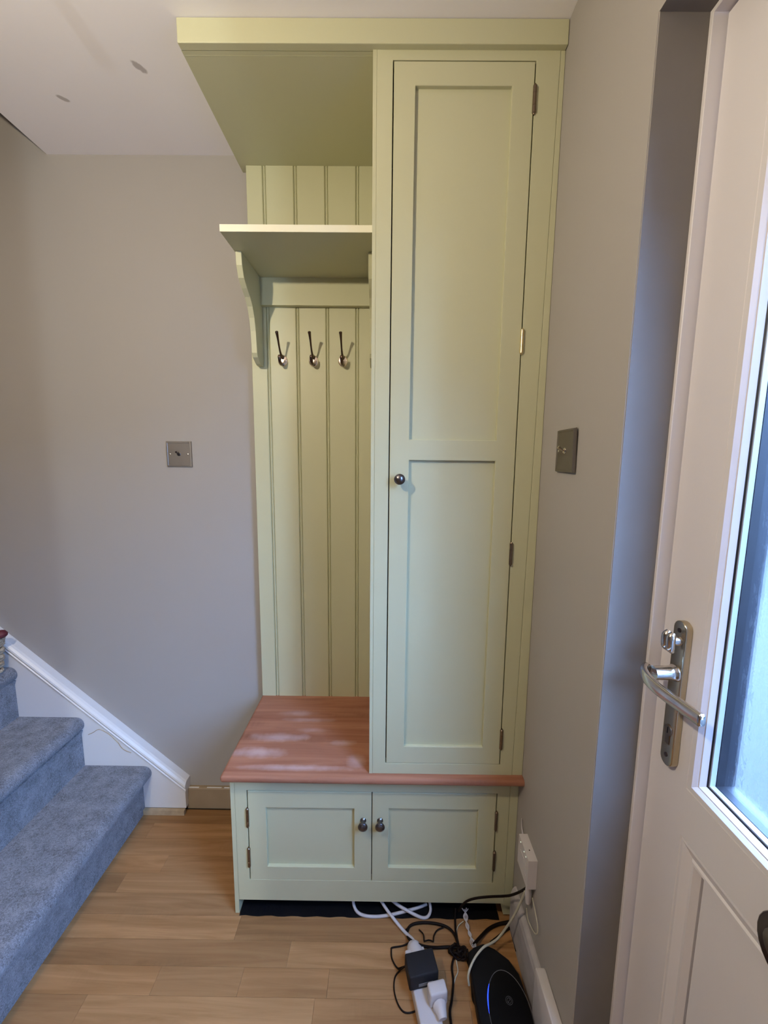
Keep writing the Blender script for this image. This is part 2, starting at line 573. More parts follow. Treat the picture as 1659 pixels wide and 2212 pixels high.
def glass_mat():
    m = bpy.data.materials.new('textured_glass')
    m.use_nodes = True
    nt = m.node_tree
    L = nt.links
    nt.nodes.clear()
    out = nt.nodes.new('ShaderNodeOutputMaterial')
    g = nt.nodes.new('ShaderNodeNewGeometry')
    mp = nt.nodes.new('ShaderNodeMapping')
    mp.inputs['Rotation'].default_value = (0, 0, 0)
    mp.inputs['Scale'].default_value = (1, 95, 42)
    L.new(g.outputs['Position'], mp.inputs['Vector'])
    v = nt.nodes.new('ShaderNodeTexVoronoi')
    v.distance = 'CHEBYCHEV'
    v.inputs['Scale'].default_value = 1.0
    v.inputs['Randomness'].default_value = 0.75
    L.new(mp.outputs[0], v.inputs['Vector'])
    n = nt.nodes.new('ShaderNodeTexNoise')
    n.inputs['Scale'].default_value = 160
    L.new(g.outputs['Position'], n.inputs['Vector'])
    ad = nt.nodes.new('ShaderNodeMath')
    ad.operation = 'MULTIPLY_ADD'
    L.new(n.outputs['Fac'], ad.inputs[0])
    ad.inputs[1].default_value = 0.25
    L.new(v.outputs['Distance'], ad.inputs[2])
    b = nt.nodes.new('ShaderNodeBump')
    b.inputs['Strength'].default_value = 0.45
    b.inputs['Distance'].default_value = 0.004
    L.new(ad.outputs[0], b.inputs['Height'])
    tr = nt.nodes.new('ShaderNodeBsdfTransparent')
    rf = nt.nodes.new('ShaderNodeBsdfRefraction')
    rf.inputs['IOR'].default_value = 1.12
    rf.inputs['Roughness'].default_value = 0.02
    L.new(b.outputs['Normal'], rf.inputs['Normal'])
    gl = nt.nodes.new('ShaderNodeBsdfGlossy')
    gl.inputs['Roughness'].default_value = 0.06
    L.new(b.outputs['Normal'], gl.inputs['Normal'])
    m1 = nt.nodes.new('ShaderNodeMixShader')
    m1.inputs[0].default_value = 0.30
    L.new(tr.outputs[0], m1.inputs[1])
    L.new(rf.outputs[0], m1.inputs[2])
    m2 = nt.nodes.new('ShaderNodeMixShader')
    m2.inputs[0].default_value = 0.08
    L.new(m1.outputs[0], m2.inputs[1])
    L.new(gl.outputs[0], m2.inputs[2])
    L.new(m2.outputs[0], out.inputs['Surface'])
    return m
GLASS = glass_mat()
BULB = bpy.data.materials.new('clear_bulb_glass')
BULB.use_nodes = True
_nt = BULB.node_tree
_nt.nodes.clear()
_o = _nt.nodes.new('ShaderNodeOutputMaterial')
_m = _nt.nodes.new('ShaderNodeMixShader')
_m.inputs[0].default_value = 0.05
_t = _nt.nodes.new('ShaderNodeBsdfTransparent')
_g = _nt.nodes.new('ShaderNodeBsdfGlossy')
_g.inputs['Roughness'].default_value = 0.2
_nt.links.new(_t.outputs[0], _m.inputs[1])
_nt.links.new(_g.outputs[0], _m.inputs[2])
_nt.links.new(_m.outputs[0], _o.inputs['Surface'])
CABLES = {
    'a': [(-0.0154, -0.5, 0.2568), (-0.0205, -0.47, 0.2083), (-0.032, -0.44, 0.1616), (-0.0474, -0.42, 0.1339), (-0.0728, -0.4, 0.1074), (-0.1087, -0.39, 0.0899), (-0.1333, -0.385, 0.0742), (-0.1474, -0.38, 0.0524), (-0.1557, -0.372, 0.0235)],
    'b': [(-0.0183, -0.5, 0.2461), (-0.0213, -0.485, 0.1978), (-0.0334, -0.47, 0.1312), (-0.0586, -0.4524, 0.05), (-0.0851, -0.4686, 0.05), (-0.1107, -0.4868, 0.062), (-0.1344, -0.5028, 0.056), (-0.1523, -0.522, 0.05), (-0.1592, -0.5306, 0.035), (-0.1568, -0.5338, 0.015)],
    'c': [(-0.4624, -0.3402, 0.03), (-0.4603, -0.35, 0.012), (-0.4483, -0.3642, 0.005), (-0.4262, -0.3728, 0.004), (-0.3939, -0.3748, 0.004), (-0.3564, -0.3706, 0.004), (-0.3266, -0.3641, 0.004), (-0.2951, -0.357, 0.005), (-0.2674, -0.3499, 0.006), (-0.2435, -0.3423, 0.008)],
    'c2': [(-0.3482, -0.3436, 0.022), (-0.3319, -0.3529, 0.018), (-0.3053, -0.3666, 0.017), (-0.2761, -0.3753, 0.01), (-0.256, -0.3764, 0.004), (-0.2424, -0.3729, 0.006), (-0.2344, -0.3601, 0.01), (-0.2361, -0.348, 0.02), (-0.2381, -0.3382, 0.03)],
    'd': [(-0.3811, -0.3473, 0.026), (-0.3673, -0.3625, 0.02), (-0.3459, -0.3849, 0.015), (-0.3138, -0.4124, 0.006), (-0.2934, -0.4372, 0.016), (-0.2856, -0.4507, 0.02)],
    'e': [(-0.3046, -0.4115, 0.005), (-0.2988, -0.4001, 0.005), (-0.2813, -0.3925, 0.006), (-0.2507, -0.3897, 0.006), (-0.218, -0.3927, 0.006), (-0.1914, -0.4004, 0.006), (-0.1755, -0.415, 0.006), (-0.1687, -0.4358, 0.006), (-0.1673, -0.457, 0.006)],
    'f': [(-0.3069, -0.4063, 0.004), (-0.3031, -0.4308, 0.01), (-0.2886, -0.4559, 0.03), (-0.2644, -0.464, 0.03), (-0.2314, -0.4509, 0.008), (-0.1996, -0.448, 0.006), (-0.1746, -0.4487, 0.006), (-0.157, -0.4545, 0.01)],
    'g': [(-0.2972, -0.4394, 0.01), (-0.3189, -0.445, 0.004), (-0.3467, -0.4489, 0.003), (-0.3505, -0.4542, 0.003), (-0.3483, -0.4747, 0.003), (-0.3353, -0.4941, 0.004), (-0.3234, -0.497, 0.01), (-0.3122, -0.5067, 0.03)],
    'h': [(-0.3146, -0.5077, 0.03), (-0.3306, -0.5008, 0.004), (-0.3417, -0.5136, 0.003), (-0.3444, -0.5348, 0.003), (-0.3391, -0.5567, 0.003), (-0.3283, -0.5736, 0.003), (-0.3152, -0.58, 0.003), (-0.2962, -0.5773, 0.003), (-0.2768, -0.5702, 0.008)],
    'i': [(-0.1296, -0.4528, 0.02), (-0.1066, -0.4295, 0.012), (-0.0771, -0.4038, 0.005), (-0.0462, -0.3907, 0.005), (-0.0148, -0.3867, 0.008), (0.0029, -0.3878, 0.016), (0.0207, -0.3886, 0.025)],
    'i2': [(-0.0793, -0.4421, 0.015), (-0.0502, -0.4199, 0.006), (-0.028, -0.4054, 0.005), (-0.0069, -0.3959, 0.005), (0.0112, -0.3887, 0.005)],
    'j': [(-0.1619, -0.362, 0.02), (-0.1656, -0.379, 0.006), (-0.1691, -0.4081, 0.006), (-0.1696, -0.4401, 0.012), (-0.1658, -0.4612, 0.012), (-0.1556, -0.4662, 0.012)],
    'k': [(-0.1707, -0.4622, 0.006), (-0.1831, -0.4698, 0.005), (-0.1926, -0.4912, 0.004), (-0.1936, -0.5197, 0.004), (-0.2027, -0.5556, 0.004), (-0.2105, -0.5768, 0.004), (-0.2111, -0.6018, 0.004)],
    'l': [(-0.1788, -0.4658, 0.008), (-0.1785, -0.4792, 0.004), (-0.178, -0.4981, 0.003), (-0.1863, -0.5115, 0.003), (-0.1931, -0.5246, 0.003)],
    'm': [(-0.1454, -0.4529, 0.008), (-0.1436, -0.4693, 0.005), (-0.1461, -0.5003, 0.004), (-0.1483, -0.5283, 0.004), (-0.1512, -0.5532, 0.004), (-0.1443, -0.5685, 0.004), (-0.1327, -0.5767, 0.004)],
    'n': [(-0.0141, -0.3979, 0.006), (-0.0142, -0.4282, 0.006), (-0.0159, -0.4577, 0.01)],
    'o': [(-0.1532, -0.4477, 0.008), (-0.1561, -0.4739, 0.02), (-0.148, -0.4857, 0.004), (-0.1447, -0.505, 0.004)],
    'p': [(-0.2719, -0.4073, 0.006), (-0.2611, -0.4184, 0.006), (-0.2612, -0.444, 0.02)],
    'q': [(-0.2351, -0.4385, 0.01), (-0.2319, -0.4224, 0.006), (-0.2211, -0.4081, 0.005), (-0.2019, -0.4006, 0.006)],
    'q2': [(-0.2614, -0.4461, 0.02), (-0.2475, -0.4355, 0.01), (-0.2351, -0.4385, 0.01)],
    'w0': [(-0.143, -0.3617, 0.02), (-0.1287, -0.374, 0.008), (-0.1386, -0.3977, 0.008), (-0.1281, -0.4195, 0.01), (-0.1351, -0.4408, 0.015), (-0.1343, -0.4642, 0.03)],
    'w1': [(-0.1369, -0.3641, 0.02), (-0.133, -0.3741, 0.008), (-0.1358, -0.3992, 0.01), (-0.1306, -0.4195, 0.01), (-0.1306, -0.4407, 0.015), (-0.1308, -0.4642, 0.03)],
    'w2': [(-0.1297, -0.3602, 0.02), (-0.1373, -0.3742, 0.008), (-0.1323, -0.3977, 0.008), (-0.1332, -0.4196, 0.01), (-0.126, -0.4406, 0.015), (-0.1273, -0.4642, 0.03)],
    'w3': [(-0.1253, -0.3627, 0.02), (-0.1405, -0.3742, 0.008), (-0.1303, -0.3991, 0.01), (-0.1352, -0.4196, 0.01), (-0.1226, -0.4406, 0.015), (-0.1247, -0.4641, 0.03)],
    'x': [(-0.1423, -0.3831, 0.004), (-0.159, -0.395, 0.004), (-0.1672, -0.4123, 0.004), (-0.1674, -0.4358, 0.006)],
    'wl': [(-0.012, -0.4997, 0.1974), (-0.01, -0.5075, 0.1763), (-0.009, -0.5274, 0.1797), (-0.008, -0.5512, 0.1918), (-0.008, -0.5631, 0.2118), (-0.007, -0.5581, 0.2257), (-0.007, -0.5441, 0.237), (-0.009, -0.5349, 0.2512), (-0.012, -0.5314, 0.2662)],
    'up': [(-0.004, -0.4117, 0.3653), (-0.004, -0.415, 0.3449), (-0.004, -0.4246, 0.3324)],
}

# ================================================================== THE SHELL
CZ = 2.2418            # ceiling
XL, YF, TOP = -4.30, -3.00, 4.60
FARFLOOR = mat('dark_carpet', (0.12, 0.11, 0.11, 1), 1.0)
# laminate floor: a slab with every printed strip as a plank of its own
floor = struct('floor', box(XL, 0.10, YF, 0.10, -0.12, -0.006), mat('floor_underlay', (0.05, 0.035, 0.025, 1), 0.9))
PITCH = 0.0595
known = {1: [(-1.204, 0.86, 1.02)], 3: [(-1.088, 1.08, 0.93)], 4: [(-1.19, 0.78, 1.03)], 6: [(-0.784, 1.06, 0.78)],
         7: [(-0.625, 0.80, 1.02)], 8: [(-0.9495, 1.05, 0.90), (-0.7335, 0.90, 0.88), (-0.5113, 0.88, 0.94)],
         9: [(-0.5395, 1.04, 0.93)], 0: [(-1.5, 0.8, 0.80)], 2: [(-1.36, 0.9, 1.04)], 5: [(-1.33, 0.9, 0.90)]}
known[9] = [(-1.101, 0.84, 1.05), (-0.5395, 1.05, 0.92)]
def plank(x0, x1, r, tone):
    y1 = -0.0183 - (r - 1) * PITCH - PITCH
    y1 = -0.0785 - (r - 1) * PITCH
    y0 = y1 - PITCH
    g = 0.00025
    bm = box(x0 + g, x1 - g, y0 + g, min(y1 - g, 0.0), -0.006, 0.0, bw=0.0004, seg=1)
    o = obj('plank', bm, FLOORWOOD, floor)
    w = random.uniform(-0.02, 0.02)
    o.color = (tone * (1 + w), tone, tone * (1 - w), 1)
for r in range(0, 28):
    y1 = -0.0785 - (r - 1) * PITCH
    if r in known:
        cuts = sorted(known[r])
        xs = [-1.75] + [c[0] for c in cuts]
        tones = [cuts[0][1]] + [c[2] for c in cuts]
        last = xs[-1]
        ln = {0: 9, 1: 1.0, 2: 1.0, 3: 0.9, 4: 0.75, 5: 0.85, 6: 0.62, 7: 0.36, 8: 0.30, 9: 0.38}[r]
        while last + ln < 0.05:
            last += ln
            xs.append(last)
            tones.append(random.uniform(0.80, 1.03))
            ln = random.uniform(0.35, 0.6)
        xs.append(0.10)
    else:
        xs = [XL + 1.4 + random.uniform(0, 0.3)]
        tones = []
        while xs[-1] < 0.05:
            xs.append(xs[-1] + random.uniform(0.3, 0.62))
            tones.append(random.uniform(0.80, 1.05))
        xs[-1] = 0.10
    for i in range(len(xs) - 1):
        plank(xs[i], xs[i + 1], r, tones[i])
rest = obj('far_planking', box(-1.9, 0.10, YF, -0.0785 - 27 * PITCH - 0.0004, -0.006, -0.0002), FLOORWOOD, floor)
rest['kind'] = 'stuff'
rest2 = obj('far_planking', box(XL, -1.9, YF, 0.0, -0.006, -0.0002), FLOORWOOD, floor)

rest2['kind'] = 'stuff'
struct('ceiling', frame([XL, -1.4386, 0.10], [YF, -0.95, 0.0], {(0, 1)}, 0, 0.22, 0), CEIL)
c = bpy.data.objects['ceiling']
for v in c.data.vertices:          # built upright, laid flat: (x, thickness, y) -> (x, y, z)
    x, t, y = v.co
    v.co = (x, y, CZ + t)
c.data.flip_normals()
struct('ceiling_stairwell', box(XL, -1.30, -1.10, 0.10, TOP, TOP + 0.1), CEIL)
struct('wall_back', box(XL - 0.1, 0.22, 0.0, 0.12, -0.12, TOP), WALL)
struct('wall_left', box(XL - 0.12, XL, YF, 0.0, -0.12, TOP), WALL)
struct('wall_front', frame([XL - 0.1, -1.180, -0.885, 0.35], [-0.12, -0.006, 2.02, CZ + 0.3], {(1, 1)}, YF - 0.10, YF, 0), WALL)  # unseen wall; its narrow opening is shaped to trim the next-room lamp's beam
struct('wall_next_room', box(XL - 0.1, 1.6, -6.12, -6.00, -0.12, CZ + 0.3), WALL)
struct('wall_next_room_left', box(XL - 0.1, XL, -6.00, YF - 0.10, -0.12, CZ + 0.3), WALL)
struct('wall_next_room_right', box(1.5, 1.6, -6.00, YF - 0.10, -0.12, CZ + 0.3), WALL)
struct('floor_next_room', box(XL, 1.5, -6.00, YF - 0.0003, -0.12, 0.0), FARFLOOR)
struct('ceiling_next_room', box(XL, 1.5, -6.00, YF - 0.0003, CZ, CZ + 0.2), CEIL)
struct('wall_stairwell_right', box(-1.4386, -1.33, -1.06, 0.0, CZ + 0.22, TOP), WALL)
struct('wall_stairwell_front', box(XL, -1.33, -1.06, -0.95, CZ + 0.22, TOP), WALL)
# right wall with the front-door opening, reveal 72 mm deep in the room
YR, YH, ZH = -0.7275, -1.62, 1.947
wr = frame([YF, YH, YR, 0.0], [-0.12, 0.0, ZH, CZ + 0.2], {(1, 1)}, 0.0, 0.150, 0.0, axis='X')
bmesh.ops.bevel(wr, geom=[e for e in wr.edges if abs(e.verts[0].co.x) < 1e-5 and abs(e.verts[1].co.x) < 1e-5
                          and abs(e.verts[0].co.y - YR) < 1e-4 and abs(e.verts[1].co.y - YR) < 1e-4],
                offset=0.0015, segments=2, affect='EDGES')
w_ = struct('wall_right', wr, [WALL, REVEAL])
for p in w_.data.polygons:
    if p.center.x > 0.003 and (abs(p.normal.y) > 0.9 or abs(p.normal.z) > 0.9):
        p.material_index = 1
struct('ground', box(0.16, 9.0, -9.0, 9.0, -0.25, -0.10), PAVE)
struct('wall_opposite', box(7.0, 7.3, -9.0, 9.0, -0.1, 3.3), FARWALL)

# skirtings
struct('baseboard_back', prism([(-0.0, 0.0), (-0.014, 0.0), (-0.014, 0.080), (-0.010, 0.085), (0.0, 0.085)], 'X', -1.116, -0.806), SKIRT)
sc = bmesh.new()
for x0_, x1_, d_ in ((-1.108, -1.070, 0.0), (-1.040, -0.985, 0.001), (-0.975, -0.955, 0.0)):
    add_box(sc, x0_, x1_, -0.0125 + d_, -0.0080, 0.0842, 0.0856, 0.0004, 1)
obj('paint_scuff', sc, WHITE_GLOSS, bpy.data.objects['baseboard_back'])
struct('baseboard_right', prism([(0.0, 0.0), (-0.0145, 0.0), (-0.0145, 0.112), (-0.011, 0.124), (-0.004, 0.132), (0.0, 0.132)], 'Y', -0.5935, -0.392), SKIRT_R)

# ================================================================== FRONT DOOR
door = thing('door_1', 'white plastic front door with textured glass pane and brass lever handle', 'door', (0.09, -1.16, 0.0))
del door['label'], door['category']
door['kind'] = 'structure'
XD = 0.090
fr = frame([YH, YH + 0.0065, YR - 0.0065, YR], [-0.006, 0.02, ZH - 0.0065, ZH], {(1, 1)}, 0.0715, 0.150, 0.0008, axis='X')
obj('door_frame', fr, PVC, door)
Y0, Y1 = YH + 0.010, -0.7365          # leaf edges
GY0, GY1, GZ0, GZ1 = Y0 + 0.085, -0.8235, 0.8235, 1.80
PZ0, PZ1 = 0.14, 0.7395
leaf = frame([Y0, GY0, GY1, Y1], [0.022, PZ0, PZ1, GZ0, GZ1, ZH - 0.0095], {(1, 1), (1, 3)}, XD, XD + 0.046, 0.002, axis='X')
obj('door_leaf', leaf, PVC, door)
def ring(name, prof, m, par=None):
    """moulding running round the glass opening; prof = [(inset, x)]"""
    return mould(name, prof, m, GY0, GY1, GZ0, GZ1, par)
def mould(name, prof, m, a0, a1, b0, b1, par=None):
    bm = bmesh.new()
    rows = []
    for ins, x in prof:
        rows.append([bm.verts.new((x, y, z)) for y, z in ((a0 + ins, b0 + ins), (a1 - ins, b0 + ins), (a1 - ins, b1 - ins), (a0 + ins, b1 - ins))])
    n = len(rows)
    for i in range(n):
        A, B = rows[i], rows[(i + 1) % n]
        for k in range(4):
            bm.faces.new((A[k], A[(k + 1) % 4], B[(k + 1) % 4], B[k]))
    bmesh.ops.recalc_face_normals(bm, faces=bm.faces)
    return obj(name, bm, m, par or door)
ring('glazing_bead', [(0.0, XD + 0.002), (0.002, XD - 0.002), (0.010, XD - 0.002), (0.0145, XD + 0.002), (0.0155, XD + 0.0035), (0.0170, XD + 0.0035),
                      (0.0215, XD + 0.0100), (0.0215, XD + 0.0440), (0.0, XD + 0.0440)], PVC)
ring('glass_gasket', [(0.0215, XD + 0.0104), (0.0235, XD + 0.0114), (0.0235, XD + 0.0200), (0.0262, XD + 0.0205), (0.0275, XD + 0.0310), (0.0275, XD + 0.0465),
                      (-0.001, XD + 0.0465), (-0.001, XD + 0.0452), (0.0215, XD + 0.0452)], GASKET)
ring('spacer_bar', [(0.0236, XD + 0.0120), (0.0250, XD + 0.0125), (0.0256, XD + 0.0198), (0.0236, XD + 0.0198)], SPACER)
obj('glass_pane', box(XD + 0.0315, XD + 0.0355, GY0 + 0.0268, GY1 - 0.0268, GZ0 + 0.0268, GZ1 - 0.0268), GLASS, door)
mould('panel_moulding', [(0.0, XD + 0.001), (0.004, XD + 0.0005), (0.018, XD + 0.006), (0.021, XD + 0.0035), (0.025, XD + 0.0035), (0.031, XD + 0.012), (0.031, XD + 0.040), (0.0, XD + 0.040)],
      PVC, GY0, GY1, PZ0, PZ1)
obj('door_panel', box(XD + 0.013, XD + 0.045, GY0 + 0.0345, GY1 - 0.0345, PZ0 + 0.0345, PZ1 - 0.0345, 0.003), PVC, door)
obj('panel_groove', box(XD + 0.026, XD + 0.042, GY0 + 0.028, GY1 - 0.028, PZ0 + 0.028, PZ1 - 0.028), GASKET, door)
# handle set
hp = bmesh.new()
pts = []
hy0, hy1, hz0, hz1, rr_ = -0.8015, -0.7745, 0.834, 1.077, 0.0130
for cx_, cz_, a0 in ((hy1 - rr_, hz1 - rr_, 0), (hy0 + rr_, hz1 - rr_, 90), (hy0 + rr_, hz0 + rr_, 180), (hy1 - rr_, hz0 + rr_, 270)):
    for k in range(6):
        a = math.radians(a0 + k * 18)
        pts.append((cx_ + rr_ * math.cos(a), cz_ + rr_ * math.sin(a)))
plate = obj('handle_plate', prism(pts, 'X', XD - 0.0115, XD, 0.0018, 3), CHAMPAGNE, door, smooth=True)
plate['label'] = 'long champagne metal backplate'
XP = XD - 0.0115
for z_ in (1.062, 0.852):
    obj('screw', lathe([(0.0, 0.001), (0.0035, 0.0008), (0.0038, -0.001)], (XP, -0.788, z_), (-1, 0, 0), 12), BRONZE, plate)
cyl = bmesh.new()
lathe([(0.0, 0.0015), (0.0085, 0.0015), (0.0088, 0.0)], (XP, -0.788, 0.895), (-1, 0, 0), 20, cyl)
add_box(cyl, XP - 0.0012, XP, -0.7925, -0.7835, 0.872, 0.892, 0.0005)
obj('lock_cylinder', cyl, HINGE, plate)
kh = bmesh.new()
add_box(kh, XP - 0.0020, XP - 0.0014, -0.7888, -0.7872, 0.890, 0.900)
obj('keyhole', kh, BLACKPL, plate)
lv = bmesh.new()
lathe([(0.0135, 0.0), (0.0135, 0.002), (0.0118, 0.004), (0.0108, 0.012), (0.0108, 0.034), (0.0, 0.034)], (XP, -0.788, 0.992), (-1, 0, 0), 20, lv)
P_ = catmull([(0.043, -0.776, 0.993), (0.036, -0.780, 0.994), (0.0285, -0.790, 0.994), (0.0245, -0.805, 0.992), (0.0255, -0.824, 0.989), (0.0290, -0.845, 0.987), (0.0335, -0.868, 0.986), (0.0365, -0.888, 0.986), (0.0375, -0.900, 0.986)], 5)
rg_ = []
for k_, p_ in enumerate(P_):          # flat bar lever with a rounded rectangular section
    T_ = (P_[min(k_ + 1, len(P_) - 1)] - P_[max(k_ - 1, 0)]).normalized()
    S_ = T_.cross(Vector((0, 0, 1))).normalized()
    U_ = S_.cross(T_)
    e_ = 0.72 if k_ in (0, len(P_) - 1) else 1.0
    row_ = []
    for s_ in range(20):
        a_ = 2 * math.pi * s_ / 20
        ca, sa = math.cos(a_), math.sin(a_)
        row_.append(lv.verts.new(p_ + S_ * (0.0052 * e_ * math.copysign(abs(ca) ** 0.6, ca)) + U_ * (0.0090 * e_ * math.copysign(abs(sa) ** 0.6, sa))))
    rg_.append(row_)
for A_, B_ in zip(rg_, rg_[1:]):
    for s_ in range(20):
        lv.faces.new((A_[s_], A_[(s_ + 1) % 20], B_[(s_ + 1) % 20], B_[s_]))
lv.faces.new(rg_[0]); lv.faces.new(rg_[-1][::-1])
bmesh.ops.recalc_face_normals(lv, faces=lv.faces)
o = obj('lever', lv, CHROME, door, smooth=True, ang=50)
o['label'] = 'curved polished lever'
tk = bmesh.new()
lathe([(0.008, 0.0), (0.0075, 0.006), (0.0055, 0.010), (0.0055, 0.016)], (XP, -0.788, 1.045), (-1, 0, 0), 16, tk)
for dy in (-0.0050, 0.0050):
    tube([(XP - 0.0130, -0.790 + dy, 1.0300), (XP - 0.0165, -0.790 + dy, 1.0370), (XP - 0.0170, -0.790 + dy, 1.0530), (XP - 0.0135, -0.790 + dy, 1.0600)],
         [0.0040, 0.0066, 0.0066, 0.0040], 12, 4, tk)
obj('thumb_turn', tk, CHROME, door, smooth=True, ang=50)
# letter plate, only its rounded end is in the picture
lp = bmesh.new()
pts = []
for k in range(13):
    a = math.radians(-90 + k * 15)
    pts.append((-0.998 + 0.036 * math.cos(a), 0.768 + 0.040 * math.sin(a)))
for k in range(13):
    a = math.radians(90 + k * 15)
    pts.append((-1.285 + 0.036 * math.cos(a), 0.768 + 0.040 * math.sin(a)))
o = obj('letter_plate', prism(pts, 'X', XD - 0.012, XD, 0.004, 3), BRONZE, door, smooth=True)
o['label'] = 'dark bronze letter plate with rounded end'
fl = [(-1.1415 + (y + 1.1415) * 0.93, 0.768 + (z - 0.768) * 0.62) for y, z in pts]
obj('flap', prism(fl, 'X', XD - 0.0155, XD - 0.010, 0.002, 2), HINGE, o, smooth=True)

# ================================================================== STAIRS
st = thing('staircase', 'carpeted staircase climbing left beside the taupe back wall', 'stairs', (-1.26, -0.45, 0))
NOSE = [-1.230, -1.462, -1.685] + [-1.685 - 0.226 * k for k in range(1, 7)]
ZT = [0.190, 0.380, 0.570] + [0.570 + 0.19 * k for k in range(1, 7)]
for i in range(9):
    xn, zt = NOSE[i], ZT[i]
    zb = ZT[i - 1] if i else 0.0
    ov = 0.034 if i == 0 else 0.012
    nxt = NOSE[i + 1] - 0.02 if i < 8 else XL + 0.003
    r = 0.026
    prof = [(xn - ov, zb + 0.001 if i == 0 else zb - 0.01)]
    if i == 0:
        prof[0] = (xn - ov, 0.001)
    prof += [(xn - ov - 0.001, zt - 2 * r - 0.014), (xn - ov * 0.6, zt - 2 * r + 0.002)]
    for k in range(8):
        a = math.radians(-60 + k * 21.4)
        prof.append((xn - r + r * math.cos(a), zt - r + r * math.sin(a)))
    prof += [(nxt, zt), (nxt, 0.001 if i == 0 else zb - 0.01)]
    bm = prism(prof, 'Y', -0.895, -0.0345)
    # slight softness of the pile along the width
    o = obj('carpeted_step', bm, CARPET, st, smooth=True, ang=60)
# white wall string with moulded capping, and a raw strip under its foot
sl = (0.661 - 0.1237) / (1.7086 - 1.105)
def ztop(x): return 0.1237 + (-1.105 - x) * sl
xe = -1.1105
obj('string_board', prism([(xe, 0.020), (xe, ztop(xe) - 0.010), (XL + 0.002, ztop(XL + 0.002) - 0.010), (XL + 0.002, 0.020)], 'Y', -0.0335, -0.0005), WHITE_GLOSS, st)
cp = bmesh.new()
x0, x1 = xe + 0.0035, XL + 0.002
L_ = Vector((x1 - x0, 0, (x0 - x1) * sl)).normalized()
Nn = Vector((L_.z, 0, -L_.x)) if False else Vector((-L_.z, 0, L_.x))
if Nn.z > 0: Nn = -Nn
ring_ = []
profc = [(0.0, -0.0006), (0.0, -0.026), (0.003, -0.033), (0.008, -0.039), (0.013, -0.0405), (0.018, -0.0385), (0.021, -0.035), (0.024, -0.0385), (0.0275, -0.0375), (0.029, -0.033), (0.029, -0.0006)]
for xx in (x0, x1):
    base = Vector((xx, 0, ztop(xx)))
    ring_.append([cp.verts.new(Vector((xx, y, base.z - d * math.sqrt(1 + sl * sl)))) for d, y in profc])
n_ = len(profc)
for k in range(n_):
    cp.faces.new((ring_[0][k], ring_[0][(k + 1) % n_], ring_[1][(k + 1) % n_], ring_[1][k]))
cp.faces.new(ring_[0]); cp.faces.new(ring_[1][::-1])
bmesh.ops.recalc_face_normals(cp, faces=cp.faces)
obj('capping', cp, WHITE_GLOSS, st)
# crack and dings in the old paint
ck = tube([(-1.452, -0.0337, 0.312), (-1.432, -0.0345, 0.322), (-1.415, -0.0345, 0.333), (-1.398, -0.0345, 0.330), (-1.372, -0.0345, 0.312), (-1.345, -0.0345, 0.283)], 0.0011, 5, 4)
obj('paint_crack', ck, RAWWOOD, st)
ck = tube([(-1.345, -0.0340, 0.283), (-1.333, -0.0340, 0.262), (-1.318, -0.0340, 0.250), (-1.300, -0.0342, 0.243)], 0.0013, 5, 4)
obj('paint_crack', ck, RAWWOOD, st)
obj('plinth_strip', box(-1.30, xe - 0.002, -0.047, -0.0345, 0.0005, 0.0195, 0.001, 1), RAWWOOD, st)

# ================================================================== SOFFIT
PX, YP, PZ = -0.8321, -0.4011, 2.1941
sf = thing('boxed_soffit', 'sage green boxed-in soffit under the white ceiling above the cupboard', 'soffit', (PX, 0, PZ))
obj('soffit_board', box(PX, -0.001, YP + 0.018, -0.001, PZ, PZ + 0.015), GREEN, sf)
bm = bmesh.new()      # fascia, its top scribed to the slightly wavy ceiling
xs = [PX + (0.0 - 0.001 - PX) * k / 12 for k in range(13)]
top = [CZ - 0.0005 - 0.004 * math.sin(math.pi * k / 12) ** 2 for k in range(13)]
for yy_ in (YP, YP + 0.018):
    pass
A = [[bm.verts.new((x, y, z)) for x, z in zip(xs, [PZ - 0.0005] * 13)] for y in (YP, YP + 0.018)]
B = [[bm.verts.new((x, y, z)) for x, z in zip(xs, [CZ - 0.0008] * 13)] for y in (YP, YP + 0.018)]
for k in range(12):
    bm.faces.new((A[0][k], A[0][k + 1], B[0][k + 1], B[0][k]))
    bm.faces.new((A[1][k + 1], A[1][k], B[1][k], B[1][k + 1]))
    bm.faces.new((A[1][k], A[1][k + 1], A[0][k + 1], A[0][k]))
    bm.faces.new((B[0][k], B[0][k + 1], B[1][k + 1], B[1][k]))
bm.faces.new((A[0][0], B[0][0], B[1][0], A[1][0]))
bm.faces.new((A[0][12], A[1][12], B[1][12], B[0][12]))
bmesh.ops.recalc_face_normals(bm, faces=bm.faces)
bevel(bm, 0.0015, 2, 50)
obj('fascia_board', bm, GREEN, sf)
obj('return_board', box(PX, PX + 0.015, YP + 0.018, -0.001, PZ + 0.015, CZ - 0.001), GREEN, sf)
obj('caulk_line', box(PX + 0.004, -0.02, YP + 0.0285, YP + 0.0300, PZ - 0.0002, PZ), GREEN, sf)

